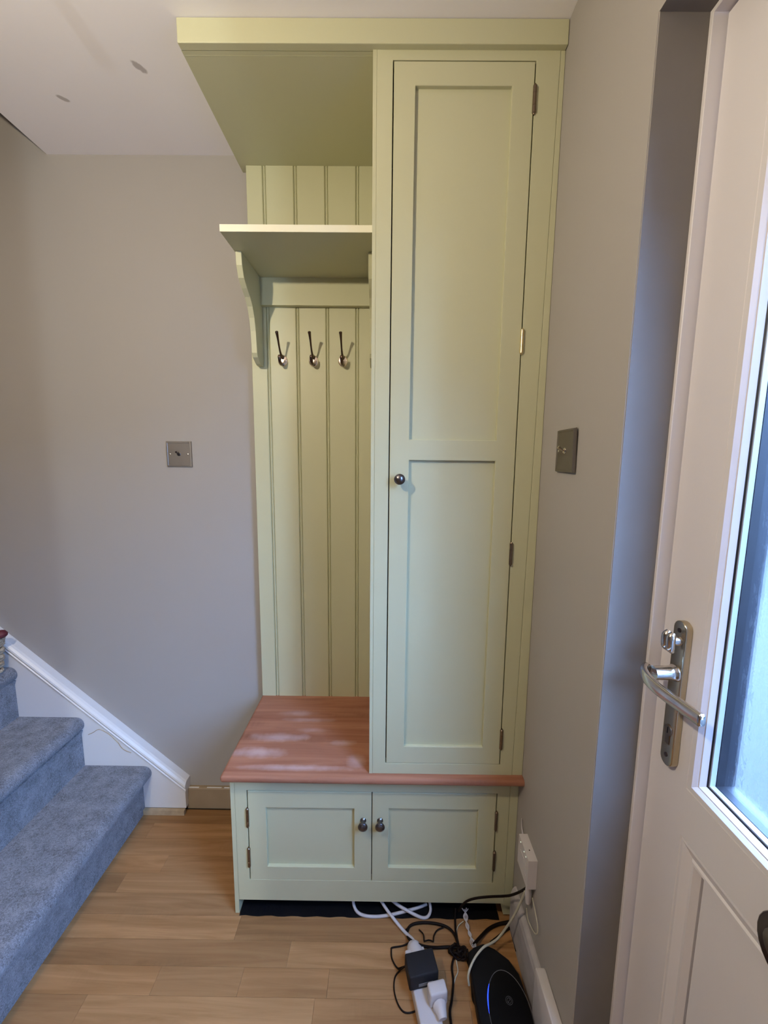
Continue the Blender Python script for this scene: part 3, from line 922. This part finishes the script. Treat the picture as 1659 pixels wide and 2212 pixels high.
# ================================================================== PANELLING
YK, CT = -0.0314, 0.4726
pn = thing('beadboard_panelling', 'sage green tongue-and-groove panelling behind the coat hooks', 'panelling', (-0.6, 0, CT))
obj('backing_board', box(-0.806, -0.416, YK + 0.012, -0.001, CT, PZ), GREEN, pn)
GX = [-0.7580, -0.6633, -0.5683, -0.4735]
edges = [-0.8127] + GX + [-0.4160]
for i in range(5):
    a, b = edges[i], edges[i + 1]
    yb, y0 = YK + 0.0125, YK
    g = 0.0046
    # each board: bead at the left (except the first), flat face, chamfer at the right
    p = []
    if i == 0:
        p += [(a, yb), (a, y0 + 0.001), (a + 0.001, y0)]
        if False: pass
    else:
        s = a - g
        p += [(s, yb), (s, y0 + 0.0050), (s + 0.0012, y0 + 0.0022), (s + 0.0024, y0 + 0.0007), (s + 0.0040, y0 + 0.0002), (s + 0.0056, y0 + 0.0007),
              (s + 0.0068, y0 + 0.0022), (s + 0.0078, y0 + 0.0045), (s + 0.0096, y0 + 0.0010), (s + 0.0112, y0)]
    e = b - g if i < 4 else b
    p += [(e - 0.0030, y0), (e - 0.0008, y0 + 0.0030), (e - 0.0004, y0 + 0.0050), (e - 0.0004, yb)]
    obj('board', prism(p, 'Z', CT + 0.0002, PZ - 0.0002), GREEN, pn)

# ================================================================== TALL CUPBOARD
TX, YT = -0.4153, -0.3880
tc = thing('tall_cupboard', 'tall narrow sage green cupboard with one shaker door, beside the right wall', 'cupboard', (-0.2, -0.19, CT))
obj('side_panel', box(TX, TX + 0.0083, YT, -0.001, CT, PZ - 0.0003, 0.0008, 1), GREEN, tc)
obj('carcass_back', box(TX + 0.0083, -0.012, -0.02, -0.001, CT, PZ - 0.0003), DARKIN, tc)
obj('carcass_side', box(-0.030, -0.016, YT + 0.021, -0.020, CT, PZ - 0.0003), DARKIN, tc)
obj('carcass_side', box(TX + 0.0083, TX + 0.018, YT + 0.021, -0.020, CT, PZ - 0.0003), DARKIN, tc)
DX0, DX1, DZ0, DZ1 = -0.3706, -0.0632, 0.5045, 2.1728
gp = 0.0013
XR_ = -0.0290
ff = frame([TX + 0.0086, DX0 - gp, DX1 + gp, XR_], [CT, DZ0 - 0.0007, DZ1 + 0.0012, PZ - 0.0003], {(1, 1)}, YT, YT + 0.021, 0.0006)
for v in ff.verts:                      # scribed stile: leans with the wall
    if v.co.x > XR_ - 0.003:
        v.co.x += 0.018 * (v.co.z - CT) / (PZ - CT)
obj('face_frame', ff, GREEN, tc)
bm = prism([(XR_ + 0.0008, CT), (XR_ + 0.0188, PZ - 0.0003), (-0.0006, PZ - 0.0003), (-0.0006, CT)], 'Y', YT + 0.0005, YT + 0.019, 0.0006, 1)
obj('scribe_fillet', bm, GREEN, tc)
def shaker(name, x0, x1, z0, z1, panels, yf, par):
    xs = [x0, panels[0][0], panels[0][1], x1]
    zs = [z0]
    holes = set()
    for k, pz in enumerate(panels):
        zs += [pz[2], pz[3]]
        holes.add((1, 1 + 2 * k))
    zs.append(z1)
    d = obj(name, frame(xs, zs, holes, yf, yf + 0.020, 0.0009), GREEN, par)
    for pz in panels:
        obj('panel', box(pz[0] - 0.006, pz[1] + 0.006, yf + 0.0092, yf + 0.016, pz[2] - 0.006, pz[3] + 0.006), GREEN, d)
    return d
d = shaker('door', DX0 + gp, DX1 - gp, DZ0 + 0.0004, DZ1 - 0.0008,
           [(-0.3222, -0.1117, 0.5535, 1.3160), (-0.3222, -0.1117, 1.3655, 2.1255)], YT, tc)
def knob(x, y, z, par):
    prof = [(0.0085, 0.0), (0.0085, 0.0015), (0.0062, 0.004), (0.0052, 0.008), (0.0056, 0.013), (0.0085, 0.0165), (0.0122, 0.0185),
            (0.0134, 0.0210), (0.0130, 0.0235), (0.0112, 0.0250), (0.0105, 0.0249), (0.0100, 0.0262), (0.0070, 0.0285), (0.0035, 0.0296), (0.0, 0.0300)]
    return obj('knob', lathe(prof, (x, y, z), (0, -1, 0), 28), PEWTER, par, smooth=True, ang=28)
knob(-0.3450, YT, 1.2705, d)
def hinge(x, y, z0, z1, m, par):
    r = 0.0042
    prof = [(0.0, 0.0), (0.002, 0.0006), (0.0030, 0.0035), (r, 0.0045)]
    L = z1 - z0
    for c in (0.30, 0.70):
        prof += [(r, L * c - 0.0004), (r - 0.0007, L * c), (r, L * c + 0.0004)]
    prof += [(r, L - 0.0045), (0.0030, L - 0.0035), (0.002, L - 0.0006), (0.0, L)]
    return obj('hinge', lathe(prof, (x, y, z0), (0, 0, 1), 12), m, par, smooth=True, ang=40)
for k, (a, b) in enumerate(((2.0675, 2.1290), (1.5640, 1.6245), (1.0540, 1.1165), (0.5475, 0.6105))):
    h = hinge(DX1 + 0.0003, YT - 0.0018, a, b, HINGE_PALE if k == 1 else HINGE, tc)
    if k == 1:
        h['label'] = 'pale yellowish metal hinge'

# ================================================================== BENCH CUPBOARD
FX, YB = -0.8038, -0.3684
bc = thing('bench_cupboard', 'low sage green bench cupboard with two shaker doors standing on the wooden floor', 'cupboard', (-0.4, -0.19, 0))
CB = 0.4530
obj('side_panel', box(FX, FX + 0.0118, YB, -0.0165, 0.0012, CB, 0.0008, 1), GREEN, bc)
obj('carcass_bottom', box(FX + 0.012, -0.016, YB + 0.021, -0.018, 0.090, 0.105), DARKIN, bc)
obj('carcass_back', box(FX + 0.012, -0.016, -0.030, -0.018, 0.105, CB), DARKIN, bc)
E0, E1, E2, EZ0, EZ1 = -0.7571, -0.4077, -0.0598, 0.1143, 0.3978
bxs = [FX + 0.0121, E0 - gp, E2 + gp, -0.0245]
obj('face_frame', frame(bxs, [0.0455, EZ0 - 0.0004, EZ1 + 0.0010, CB], {(1, 1)}, YB, YB + 0.021, 0.0006), GREEN, bc)
obj('scribe_fillet', prism([(-0.0237, 0.0455), (-0.0237, CB), (-0.0006, CB), (-0.0006, 0.009), (-0.0245, 0.009), (-0.0330, 0.0450)], 'Y', YB + 0.0004, YB + 0.019, 0.0006, 1), GREEN, bc)
dl = shaker('door', E0 + gp, E1 - 0.0011, EZ0, EZ1 - 0.0008, [(-0.7058, -0.4575, 0.1570, 0.3457)], YB, bc)
dr = shaker('door', E1 + 0.0011, E2 - gp, EZ0, EZ1 - 0.0008, [(-0.3602, -0.1097, 0.1590, 0.3475)], YB, bc)
knob(-0.4320, YB, 0.3095, dl)
knob(-0.3845, YB, 0.3100, dr)
for a, b in ((0.2825, 0.3470), (0.1545, 0.2215)):
    hinge(E0 - 0.0003, YB - 0.0018, a, b, HINGE, bc)
    hinge(E2 + 0.0003, YB - 0.0018, a, b, HINGE, bc)

# wooden bench top
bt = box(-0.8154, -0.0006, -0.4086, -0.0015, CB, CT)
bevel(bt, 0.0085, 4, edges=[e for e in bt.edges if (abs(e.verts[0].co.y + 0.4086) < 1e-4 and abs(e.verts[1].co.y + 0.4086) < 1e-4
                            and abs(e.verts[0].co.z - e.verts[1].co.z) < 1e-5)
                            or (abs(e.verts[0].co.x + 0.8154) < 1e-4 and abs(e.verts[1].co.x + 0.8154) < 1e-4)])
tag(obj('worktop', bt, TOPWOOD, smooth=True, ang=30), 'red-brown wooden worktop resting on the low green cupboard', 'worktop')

# black sheet below the bench
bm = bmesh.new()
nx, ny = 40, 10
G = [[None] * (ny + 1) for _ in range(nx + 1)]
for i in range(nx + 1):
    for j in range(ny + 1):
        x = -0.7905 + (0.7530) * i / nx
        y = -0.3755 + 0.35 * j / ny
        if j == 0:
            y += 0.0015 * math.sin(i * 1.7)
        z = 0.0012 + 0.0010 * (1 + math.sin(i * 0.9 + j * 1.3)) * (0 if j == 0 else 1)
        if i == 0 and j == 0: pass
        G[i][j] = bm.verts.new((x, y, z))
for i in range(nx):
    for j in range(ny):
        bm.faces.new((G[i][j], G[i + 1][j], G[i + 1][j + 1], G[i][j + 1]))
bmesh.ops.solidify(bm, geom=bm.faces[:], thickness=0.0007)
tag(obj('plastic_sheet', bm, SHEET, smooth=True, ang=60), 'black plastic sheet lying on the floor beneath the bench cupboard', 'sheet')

# ================================================================== SHELF
ZS, YS = 1.8695, -0.3071
sh = thing('wall_shelf', 'sage green hat shelf on curved brackets above the coat hooks', 'shelf', (-0.6, YK, ZS))
obj('shelf_board', box(-0.7930, TX - 0.0006, YS + 0.0012, YK - 0.0003, ZS, ZS + 0.0163, 0.0008, 1), GREEN, sh)
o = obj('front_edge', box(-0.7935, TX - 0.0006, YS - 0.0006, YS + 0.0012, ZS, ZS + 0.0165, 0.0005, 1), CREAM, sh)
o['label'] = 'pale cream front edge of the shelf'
prof = [(YK - 0.0004, ZS - 0.0003), (-0.2121, ZS - 0.0003), (-0.2085, 1.836), (-0.1960, 1.808), (-0.1730, 1.790), (-0.1480, 1.776), (-0.1290, 1.757),
        (-0.1150, 1.730), (-0.1060, 1.695), (-0.1015, 1.660), (-0.0995, 1.634), (-0.0925, 1.622), (-0.0650, 1.6090), (-0.0520, 1.6060), (YK - 0.0004, 1.6060)]
obj('bracket', prism(prof, 'X', -0.7905, -0.7742, 0.0008, 1), GREEN, sh)
obj('bracket', prism(prof, 'X', -0.4320, TX - 0.0008, 0.0008, 1), GREEN, sh)
obj('rail', box(-0.7738, -0.4324, -0.0500, YK - 0.0004, 1.7888, ZS - 0.0003, 0.0010, 1), GREEN, sh)

# ================================================================== COAT HOOKS
def coat_hook(x, lab):
    z = 1.6262
    t = thing('coat_hook', lab, 'hook', (x, YK, z), 'coat hooks on the green panelling')
    obj('back_plate', lathe([(0.0178, 0.0), (0.0180, 0.0010), (0.0165, 0.0030), (0.0120, 0.0046), (0.0, 0.0052)], (x, YK, z), (0, -1, 0), 28, sx=0.86),
        BRONZE_PLATE, t, smooth=True, ang=30)
    o = obj('upper_prong', tube([(x, YK - 0.001, z + 0.0115), (x, YK - 0.011, z + 0.0105), (x, YK - 0.025, z + 0.016), (x, YK - 0.040, z + 0.030),
                                 (x, YK - 0.052, z + 0.048), (x, YK - 0.062, z + 0.062), (x, YK - 0.068, z + 0.0685), (x, YK - 0.0695, z + 0.0705)],
                                [0.0070, 0.0058, 0.0034, 0.0027, 0.0030, 0.0040, 0.0050, 0.0036], 14, 6), BRONZE, t, smooth=True, ang=60)
    obj('lower_prong', tube([(x, YK - 0.001, z - 0.0110), (x, YK - 0.013, z - 0.0125), (x, YK - 0.026, z - 0.014), (x, YK - 0.037, z - 0.009),
                             (x, YK - 0.0405, z + 0.002), (x, YK - 0.0405, z + 0.0085)],
                            [0.0060, 0.0052, 0.0046, 0.0048, 0.0056, 0.0044], 14, 6), BRONZE, t, smooth=True, ang=60)
    for s in (-1, 1):
        obj('screw', lathe([(0.0022, 0.0), (0.0022, 0.0008), (0.0, 0.0012)], (x + s * 0.0105, YK - 0.0036, z), (0, -1, 0), 10), CHROME, t)
    return t
coat_hook(-0.7132, 'dark bronze double coat hook nearest the shelf bracket, leftmost of three')
coat_hook(-0.6142, 'dark bronze double coat hook in the middle of the row of three')
coat_hook(-0.5200, 'dark bronze double coat hook nearest the tall cupboard, rightmost of three')

# ================================================================== SWITCHES
def square_plate(par, c, half, depth, axis, m, curl=0.0):
    """plate with raised bevelled rim facing the room; axis 'Y' faces -Y, 'X' faces -X"""
    bm = bmesh.new()
    rows = []
    for ins, d in ((0, 0.0), (0.0, 0.002), (0.0015, depth), (0.0048, depth + 0.0002), (0.0062, depth - 0.0010)):
        h = half - ins
        rg = []
        for sx, sz in ((-1, -1), (1, -1), (1, 1), (-1, 1)):
            extra = curl * (1 if (sx < 0) else 0) * (1.0 if sz > 0 else 0.4)
            if axis == 'Y':
                rg.append(bm.verts.new((c[0] + sx * h, c[1] - d, c[2] + sz * h)))
            else:
                rg.append(bm.verts.new((c[0] - d - extra, c[1] + sx * h, c[2] + sz * h)))
        rows.append(rg)
    for i in range(len(rows) - 1):
        for k in range(4):
            bm.faces.new((rows[i][k], rows[i][(k + 1) % 4], rows[i + 1][(k + 1) % 4], rows[i + 1][k]))
    bm.faces.new(rows[-1])
    bm.faces.new(rows[0][::-1])
    bmesh.ops.recalc_face_normals(bm, faces=bm.faces)
    return obj('switch_plate', bm, m, par)
sw = thing('light_switch', 'square brushed steel toggle switch on the taupe wall left of the panelling', 'switch', (-1.078, 0, 1.3265))
square_plate(sw, (-1.078, 0.0, 1.3265), 0.0430, 0.0060, 'Y', STEEL)
for s in (-1, 1):
    obj('screw', lathe([(0.0028, 0.0), (0.0028, 0.0008), (0.0, 0.0020)], (-1.078 + s * 0.0300, -0.0050, 1.3265), (0, -1, 0), 14), CHROME, sw, smooth=True)
tg = bmesh.new()
lathe([(0.0062, 0.0), (0.0062, 0.0015), (0.0046, 0.0025), (0.0046, 0.0035)], (-1.078, -0.0050, 1.3265), (0, -1, 0), 16, tg)
tube([(-1.078, -0.0075, 1.3265), (-1.0785, -0.0145, 1.3300), (-1.0790, -0.0215, 1.3335)], [0.0018, 0.0026, 0.0034], 10, 4, tg)
obj('toggle', tg, PEWTER, sw, smooth=True)
sw2 = thing('light_switch', 'square dark nickel toggle switch on the right wall beside the tall cupboard', 'switch', (0, -0.531, 1.3395))
square_plate(sw2, (0.0, -0.5310, 1.3395), 0.0445, 0.0065, 'X', STEEL_DK, curl=0.004)
for s in (-1, 1):
    obj('screw', lathe([(0.0028, 0.0), (0.0028, 0.0008), (0.0, 0.0020)], (-0.0062, -0.5310 + s * 0.0300, 1.3395), (-1, 0, 0), 14), CHROME, sw2, smooth=True)
tg = bmesh.new()
lathe([(0.0062, 0.0), (0.0062, 0.0015), (0.0046, 0.0025), (0.0046, 0.0035)], (-0.0058, -0.5310, 1.3395), (-1, 0, 0), 16, tg)
tube([(-0.008, -0.531, 1.3395), (-0.0145, -0.531, 1.3430), (-0.0205, -0.531, 1.3470)], [0.0018, 0.0026, 0.0034], 10, 4, tg)
obj('toggle', tg, CHROME, sw2, smooth=True)

# ================================================================== NETWORK BOX, PLUG, ROUTER AND LEADS
nb = thing('network_box', 'white network box with three small lights low on the right wall', 'box', (0, -0.485, 0.2770))
obj('casing', box(-0.0225, -0.0004, -0.5210, -0.4480, 0.2770, 0.3560, 0.0025, 3), WHITEPL, nb, smooth=True)
for yy_ in (-0.464, -0.490, -0.503):
    obj('status_light', lathe([(0.0016, 0.0), (0.0014, 0.0009), (0.0, 0.0012)], (-0.0224, yy_, 0.3485), (-1, 0, 0), 10), WARMLED, nb)
obj('screw', lathe([(0.0016, 0.0), (0.0016, 0.0004), (0, 0.0005)], (-0.0110, -0.493, 0.3560), (0, 0, 1), 10), BRONZE, nb)
bm = box(-0.0212, -0.0195, -0.508, -0.466, 0.300, 0.330, 0.0007, 1)
for v in bm.verts: v.co.x -= 0.0022
obj('cover', bm, WHITEPL, nb)
pg = thing('cable_plug', 'small white plug hanging under the network box', 'plug', (-0.012, -0.505, 0.225))
obj('plug_body', tube([(-0.0125, -0.5050, 0.2760), (-0.0130, -0.5055, 0.2660), (-0.0120, -0.5060, 0.2480), (-0.0110, -0.5060, 0.2250)], [0.0050, 0.0085, 0.0108, 0.0090], 12, 4, None, 0.7), WHITEPL, pg, smooth=True)
obj('cable_loop', tube(CABLES['wl'], 0.0012, 6, 5), CREAMCABLE, pg, smooth=True)
tag(obj('cable', tube(CABLES['up'], [0.0012, 0.0018, 0.0024], 6, 4), WCABLE, smooth=True), 'short white cable rising from the network box along the wall corner', 'cable')

# router
rt_ = thing('router', 'flat black router with a blue light arc on the floor by the right wall', 'router', (-0.08, -0.6, 0))
ROUT = [(-0.1490, -0.4800), (-0.1330, -0.4690), (-0.1050, -0.4600), (-0.0760, -0.4720), (-0.0460, -0.4950), (-0.0290, -0.5250), (-0.0245, -0.5600), (-0.0240, -0.6200),
        (-0.0240, -0.7200), (-0.0290, -0.7700), (-0.0500, -0.7950), (-0.1000, -0.8000), (-0.1350, -0.7850), (-0.1470, -0.7500), (-0.1500, -0.6500), (-0.1505, -0.5400)]
bm = prism(ROUT, 'Z', 0.003, 0.040, 0.008, 3, 60)
obj('casing', bm, BLACKPL, rt_, smooth=True, ang=40)
cx_, cy_, ra, rb = -0.0740, -0.6050, 0.0500, 0.0850
def oval(z, s=1.0, n=40, a0=0, a1=360):
    return [(cx_ + ra * s * math.cos(math.radians(a0 + (a1 - a0) * k / n)), cy_ + rb * s * math.sin(math.radians(a0 + (a1 - a0) * k / n)), z) for k in range(n + 1)]
obj('top_disc', prism([(x, y) for x, y, z in oval(0, 0.97)][:-1], 'Z', 0.0395, 0.0415, 0.0008, 2, 60), BLACKGL, rt_, smooth=True)
obj('trim_ring', tube(oval(0.0408, 1.0, 48), 0.0007, 5, 0), SILVER, rt_)
o = obj('light_arc', tube(oval(0.0413, 1.0, 16, 138, 178), [0.0004, 0.0012, 0.0014, 0.0012, 0.0003], 6, 0), BLUELED, rt_)
o['label'] = 'glowing blue light arc'
em = bmesh.new()
for s in (0.008, 0.005):
    tube([(cx_ + 0.003 + s * math.cos(k * math.pi / 8), -0.5790 + s * math.sin(k * math.pi / 8), 0.0417) for k in range(17)], 0.00035, 4, 0, em)
tube([(cx_ + 0.003 - 0.003, -0.5790 - 0.003, 0.0417), (cx_ + 0.003 + 0.003, -0.5790 + 0.003, 0.0417)], 0.00035, 4, 0, em)
obj('round_emblem', em, SILVER, rt_)

# white unit against the wall
bm = prism([(-0.5945, 0.0005), (-0.5945, 0.155), (-0.597, 0.1625), (-0.603, 0.165), (-0.7260, 0.165), (-0.7265, 0.0005)], 'X', -0.0225, -0.0006, 0.0025, 3)
wu = obj('white_unit', bm, WHITEPL, smooth=True, ang=40)
tag(wu, 'slim white plastic unit standing on edge against the right wall beside the router', 'device')

# extension lead with its plugs
def slab(p0, p1, w, z0, z1, bw):
    """box whose axis runs on the floor from p0 to p1"""
    a, b = Vector((*p0, 0)), Vector((*p1, 0))
    d = (b - a).normalized()
    n = Vector((-d.y, d.x, 0)) * w / 2
    bm = prism([((a + n).x, (a + n).y), ((b + n).x, (b + n).y), ((b - n).x, (b - n).y), ((a - n).x, (a - n).y)], 'Z', z0, z1, bw, 3)
    return bm
ex = thing('extension_lead', 'white extension lead socket strip on the floor carrying the plugs', 'extension lead', (-0.25, -0.6, 0))
obj('socket_strip', slab((-0.2900, -0.4700), (-0.2130, -0.8400), 0.052, 0.0005, 0.034, 0.004), WHITEPL, ex, smooth=True)
dv = Vector((-0.2130 + 0.2900, -0.8400 + 0.4700, 0)).normalized()
nv = Vector((-dv.y, dv.x, 0))
for k in range(4):
    base = Vector((-0.2900, -0.4700, 0)) + dv * (0.145 + 0.066 * k)
    sb = bmesh.new()
    for off, l, w in ((Vector((0, 0, 0)) + dv * -0.012, 0.0035, 0.008), (dv * 0.010 + nv * 0.011, 0.008, 0.0035), (dv * 0.010 - nv * 0.011, 0.008, 0.0035)):
        c0 = base + off
        q = slab((c0 - dv * l / 2)[:2], (c0 + dv * l / 2)[:2], w, 0.0330, 0.0343, 0)
        merge(sb, q)
    if k > 0:
        obj('socket_slots', sb, BLACKPL, ex)
    else:
        sb.free()
tag(obj('lead_plug', tube([(-0.300, -0.452, 0.016), (-0.292, -0.462, 0.019), (-0.286, -0.478, 0.021), (-0.283, -0.492, 0.020)], [0.011, 0.020, 0.023, 0.022], 14, 4, None, 0.85), WHITEPL, smooth=True),
    'rounded white lead end entering the far end of the socket strip', 'plug')
ad = bmesh.new()
c0 = Vector((-0.2755, -0.535, 0))
a_ = (c0 - dv * 0.032)
b_ = (c0 + dv * 0.020)
ad = slab(a_[:2], b_[:2], 0.074, 0.0345, 0.074, 0.004)
at_ = thing('power_adapter', 'chunky dark grey power adapter plugged into the white socket strip', 'adapter', (-0.2755, -0.535, 0.0345))
obj('adapter_body', ad, GREYPL, at_, smooth=True)
c1 = c0 + dv * 0.0205 + nv * 0.004
bm = slab((c1 - nv * 0.0)[:2], (c1 + dv * 0.0008)[:2], 0.036, 0.044, 0.052, 0)
obj('grey_label_strip', bm, GREYLAB, at_)
wp = thing('mains_plug', 'white three-pin mains plug in front of the dark adapter on the strip', 'plug', (-0.246, -0.58, 0.0345))
c2 = Vector((-0.2430, -0.5720, 0))
obj('plug_body', slab((c2 - dv * 0.011)[:2], (c2 + dv * 0.017)[:2], 0.044, 0.0345, 0.072, 0.005), WHITEPL, wp, smooth=True)
c3 = c2 + dv * 0.022
obj('cord_grip', tube([(c3.x, c3.y, 0.044), (c3.x + dv.x * 0.010, c3.y + dv.y * 0.010, 0.046), (c3.x + dv.x * 0.022, c3.y + dv.y * 0.022, 0.043)], [0.017, 0.013, 0.010], 12, 4), WHITEPL, wp, smooth=True)

def cable(key, r, m, label, grp=None, n=6):
    o = obj('cable', tube(CABLES[key], r, 8, n), m, smooth=True, ang=60)
    return tag(o, label, 'cable', grp)
cable('a', 0.0030, BCABLE, 'black cable running from under the network box across the bench cupboard foot')
cable('b', 0.0028, CREAMCABLE, 'off-white cable curving from the network box down over the black router')
cable('c', 0.0042, WCABLE, 'thick white cable sagging in a loop at the left under the bench cupboard')
cable('c2', 0.0042, WCABLE, 'thick white cable crossing to a tight bend at the right under the bench cupboard')
cable('d', 0.0042, WCABLE, 'thick white cable running straight from the bench to the lead end')
G_ = 'tangled black cables between the socket strip and the router'
cable('e', 0.0035, BCABLE, 'black cable arching over the floor just in front of the bench', G_)
cable('f', 0.0035, BCABLE, 'black cable passing over the white lead end towards the router', G_)
cable('g', 0.0020, BCABLE, 'thin black cable making a square corner left of the adapter', G_)
cable('h', 0.0018, BCABLE, 'thin black cable loop on the floor left of the socket strip', G_)
cable('i', 0.0042, BCABLE, 'thick black cable arching from the router top towards the right wall', G_)
cable('i2', 0.0032, BCABLE, 'black cable following under the off-white cable to the right wall', G_)
cable('j', 0.0028, BCABLE, 'black cable dropping straight from the bench to the cable knot', G_)
cable('k', 0.0028, BCABLE, 'black cable running from the knot along the right of the socket strip', G_)
cable('m', 0.0020, BCABLE, 'thin black cable hugging the left side of the router', G_)
cable('n', 0.0011, BCABLE, 'hair-thin dark cable on the floor behind the router', G_)
cable('o', 0.0020, BCABLE, 'short thin black cable from the knot to the router side', G_)
cable('p', 0.0018, BCABLE, 'thin black cable curl behind the white lead end', G_)
cable('q', 0.0018, BCABLE, 'small thin black cable hook right of the lead end', G_)
cable('q2', 0.0018, BCABLE, 'short thin black cable lying against the lead end', G_)
cable('l', 0.0013, CREAMCABLE, 'thin off-white cable lying between the socket strip and the router')
cable('x', 0.0012, CREAMCABLE, 'thin off-white cable beside the bundle of white wires')
for k in range(4):
    o = obj('bundle_wire', tube(CABLES['w%d' % k], 0.0014, 6, 6), WCABLE, smooth=True)
    tag(o, 'thin white wire of the twisted bundle rising from the router top', 'wire', 'twisted bundle of thin white wires')
kn = bmesh.new()
random.seed(3)
for k in range(5):
    c = Vector((-0.168 + random.uniform(-0.010, 0.012), -0.466 + random.uniform(-0.008, 0.008), 0.013))
    a0 = random.uniform(0, 6.28)
    tube([(c.x + 0.016 * math.cos(a0 + t) * (1 + 0.3 * math.sin(2 * t)), c.y + 0.010 * math.sin(a0 + t), c.z + 0.007 * math.sin(t * 2 + k)) for t in [j * 0.7 for j in range(9)]], 0.0030, 7, 4, kn)
tag(obj('cable_knot', kn, BCABLE, smooth=True, ang=60), 'knot of coiled black cable left of the router top', 'cable')

# ================================================================== BASKET on the third step
bk = thing('wicker_basket', 'woven wicker basket standing on the third carpeted stair', 'basket', (-1.81, -0.16, 0.571))
WICK = mat('dark_wicker', (0.16, 0.115, 0.08, 1), 0.8, vary=(60, 0.5), bump=(80, 0.5, 0.002))
WICK2 = mat('pale_wicker', (0.42, 0.34, 0.25, 1), 0.75, vary=(70, 0.5), bump=(80, 0.5, 0.002))
random.seed(11)
def rrect(hx, hy, r, n):
    """n points round a rounded rectangle centred on the basket"""
    segs = []
    for sx, sy, a0 in ((1, 1, 0), (-1, 1, 90), (-1, -1, 180), (1, -1, 270)):
        for k in range(9):
            a = math.radians(a0 + k * 11.25)
            segs.append((sx * (hx - r) + r * math.cos(a), sy * (hy - r) + r * math.sin(a)))
    segs.append(segs[0])
    L = [0]
    for p, q in zip(segs, segs[1:]):
        L.append(L[-1] + math.hypot(q[0] - p[0], q[1] - p[1]))
    out, k = [], 0
    for i in range(n):
        s = L[-1] * i / n
        while L[k + 1] < s:
            k += 1
        t = (s - L[k]) / max(1e-9, L[k + 1] - L[k])
        p, q = segs[k], segs[k + 1]
        out.append((p[0] + (q[0] - p[0]) * t, p[1] + (q[1] - p[1]) * t))
    return out
BX, BY, BZ = -1.7860, -0.1500, 0.5712
bm = bmesh.new()
rows = []
for hx, hy, z in ((0.080, 0.088, 0.001), (0.088, 0.096, 0.112), (0.080, 0.090, 0.112), (0.076, 0.084, 0.010)):
    rows.append([bm.verts.new((BX + x, BY + y, BZ + z)) for x, y in rrect(hx, hy, 0.025, 36)])
for A_, B_ in zip(rows, rows[1:]):
    for k in range(36):
        bm.faces.new((A_[k], A_[(k + 1) % 36], B_[(k + 1) % 36], B_[k]))
bm.faces.new(rows[0][::-1])
bm.faces.new(rows[-1])
bmesh.ops.recalc_face_normals(bm, faces=bm.faces)
obj('basket_body', bm, WICK, bk, smooth=True)
wv = bmesh.new()
for lay in range(9):
    z = 0.0085 + lay * 0.0125
    g = 0.008 * z / 0.112
    pts = []
    P0 = rrect(0.0830 + g, 0.0910 + g, 0.020, 96)
    for k in range(97):
        x, y = P0[k % 96]
        w_ = 0.0040 * math.cos(k * math.pi / 4 + (math.pi if lay % 2 else 0))
        d_ = math.hypot(x, y)
        pts.append((BX + x + x / d_ * w_, BY + y + y / d_ * w_, BZ + z + 0.0015 * math.sin(k * 0.7 + lay)))
    tube(pts, 0.0060, 6, 0, wv)
w = obj('weave', wv, WICK2, bk, smooth=True, ang=60)
w['kind'] = 'stuff'
P0 = rrect(0.0930, 0.1000, 0.024, 60)
obj('rim', tube([(BX + P0[k % 60][0], BY + P0[k % 60][1], BZ + 0.118) for k in range(61)], 0.0085, 8, 0), WICK2, bk, smooth=True)
tag(obj('red_ornament', lathe([(0.0, 0.0), (0.010, 0.002), (0.0165, 0.009), (0.0170, 0.016), (0.011, 0.025), (0.004, 0.028), (0.0, 0.028)], (-1.6840, -0.076, 0.6985), (0, 0, 1), 20), DARKRED, smooth=True),
    'small dark red rounded item resting on the wicker basket rim', 'ornament')

# ================================================================== PENDANT LAMP (lights the hall from above and behind)
pl = thing('pendant_lamp', 'bare warm bulb on a short white cord hanging from the hall ceiling', 'lamp', (BULB_POS.x, BULB_POS.y, CZ))
bx_, by_, bz_ = BULB_POS
obj('ceiling_rose', lathe([(0.045, 0.0), (0.044, 0.012), (0.030, 0.020), (0.008, 0.026), (0.0, 0.026)], (bx_, by_, CZ - 0.0002), (0, 0, -1), 24), WHITEPL, pl, smooth=True)
obj('cord', tube([(bx_, by_, CZ - 0.02), (bx_, by_, bz_ + 0.085)], 0.0014, 8, 2), WCABLE, pl)
obj('lamp_holder', lathe([(0.006, 0.0), (0.014, -0.008), (0.016, -0.040), (0.014, -0.046), (0.0, -0.046)], (bx_, by_, bz_ + 0.087), (0, 0, 1), 20), WHITEPL, pl, smooth=True)
bm = bmesh.new()
bmesh.ops.create_icosphere(bm, subdivisions=2, radius=0.026, matrix=Matrix.Translation(BULB_POS))
for v in bm.verts:
    if v.co.z > bz_ + 0.01:
        t = (v.co.z - bz_ - 0.01) / 0.022
        v.co.z += 0.014 * t
        v.co.x = bx_ + (v.co.x - bx_) * (1 - 0.2 * t)
        v.co.y = by_ + (v.co.y - by_) * (1 - 0.2 * t)
obj('bulb', bm, BULB, pl, smooth=True, ang=80)
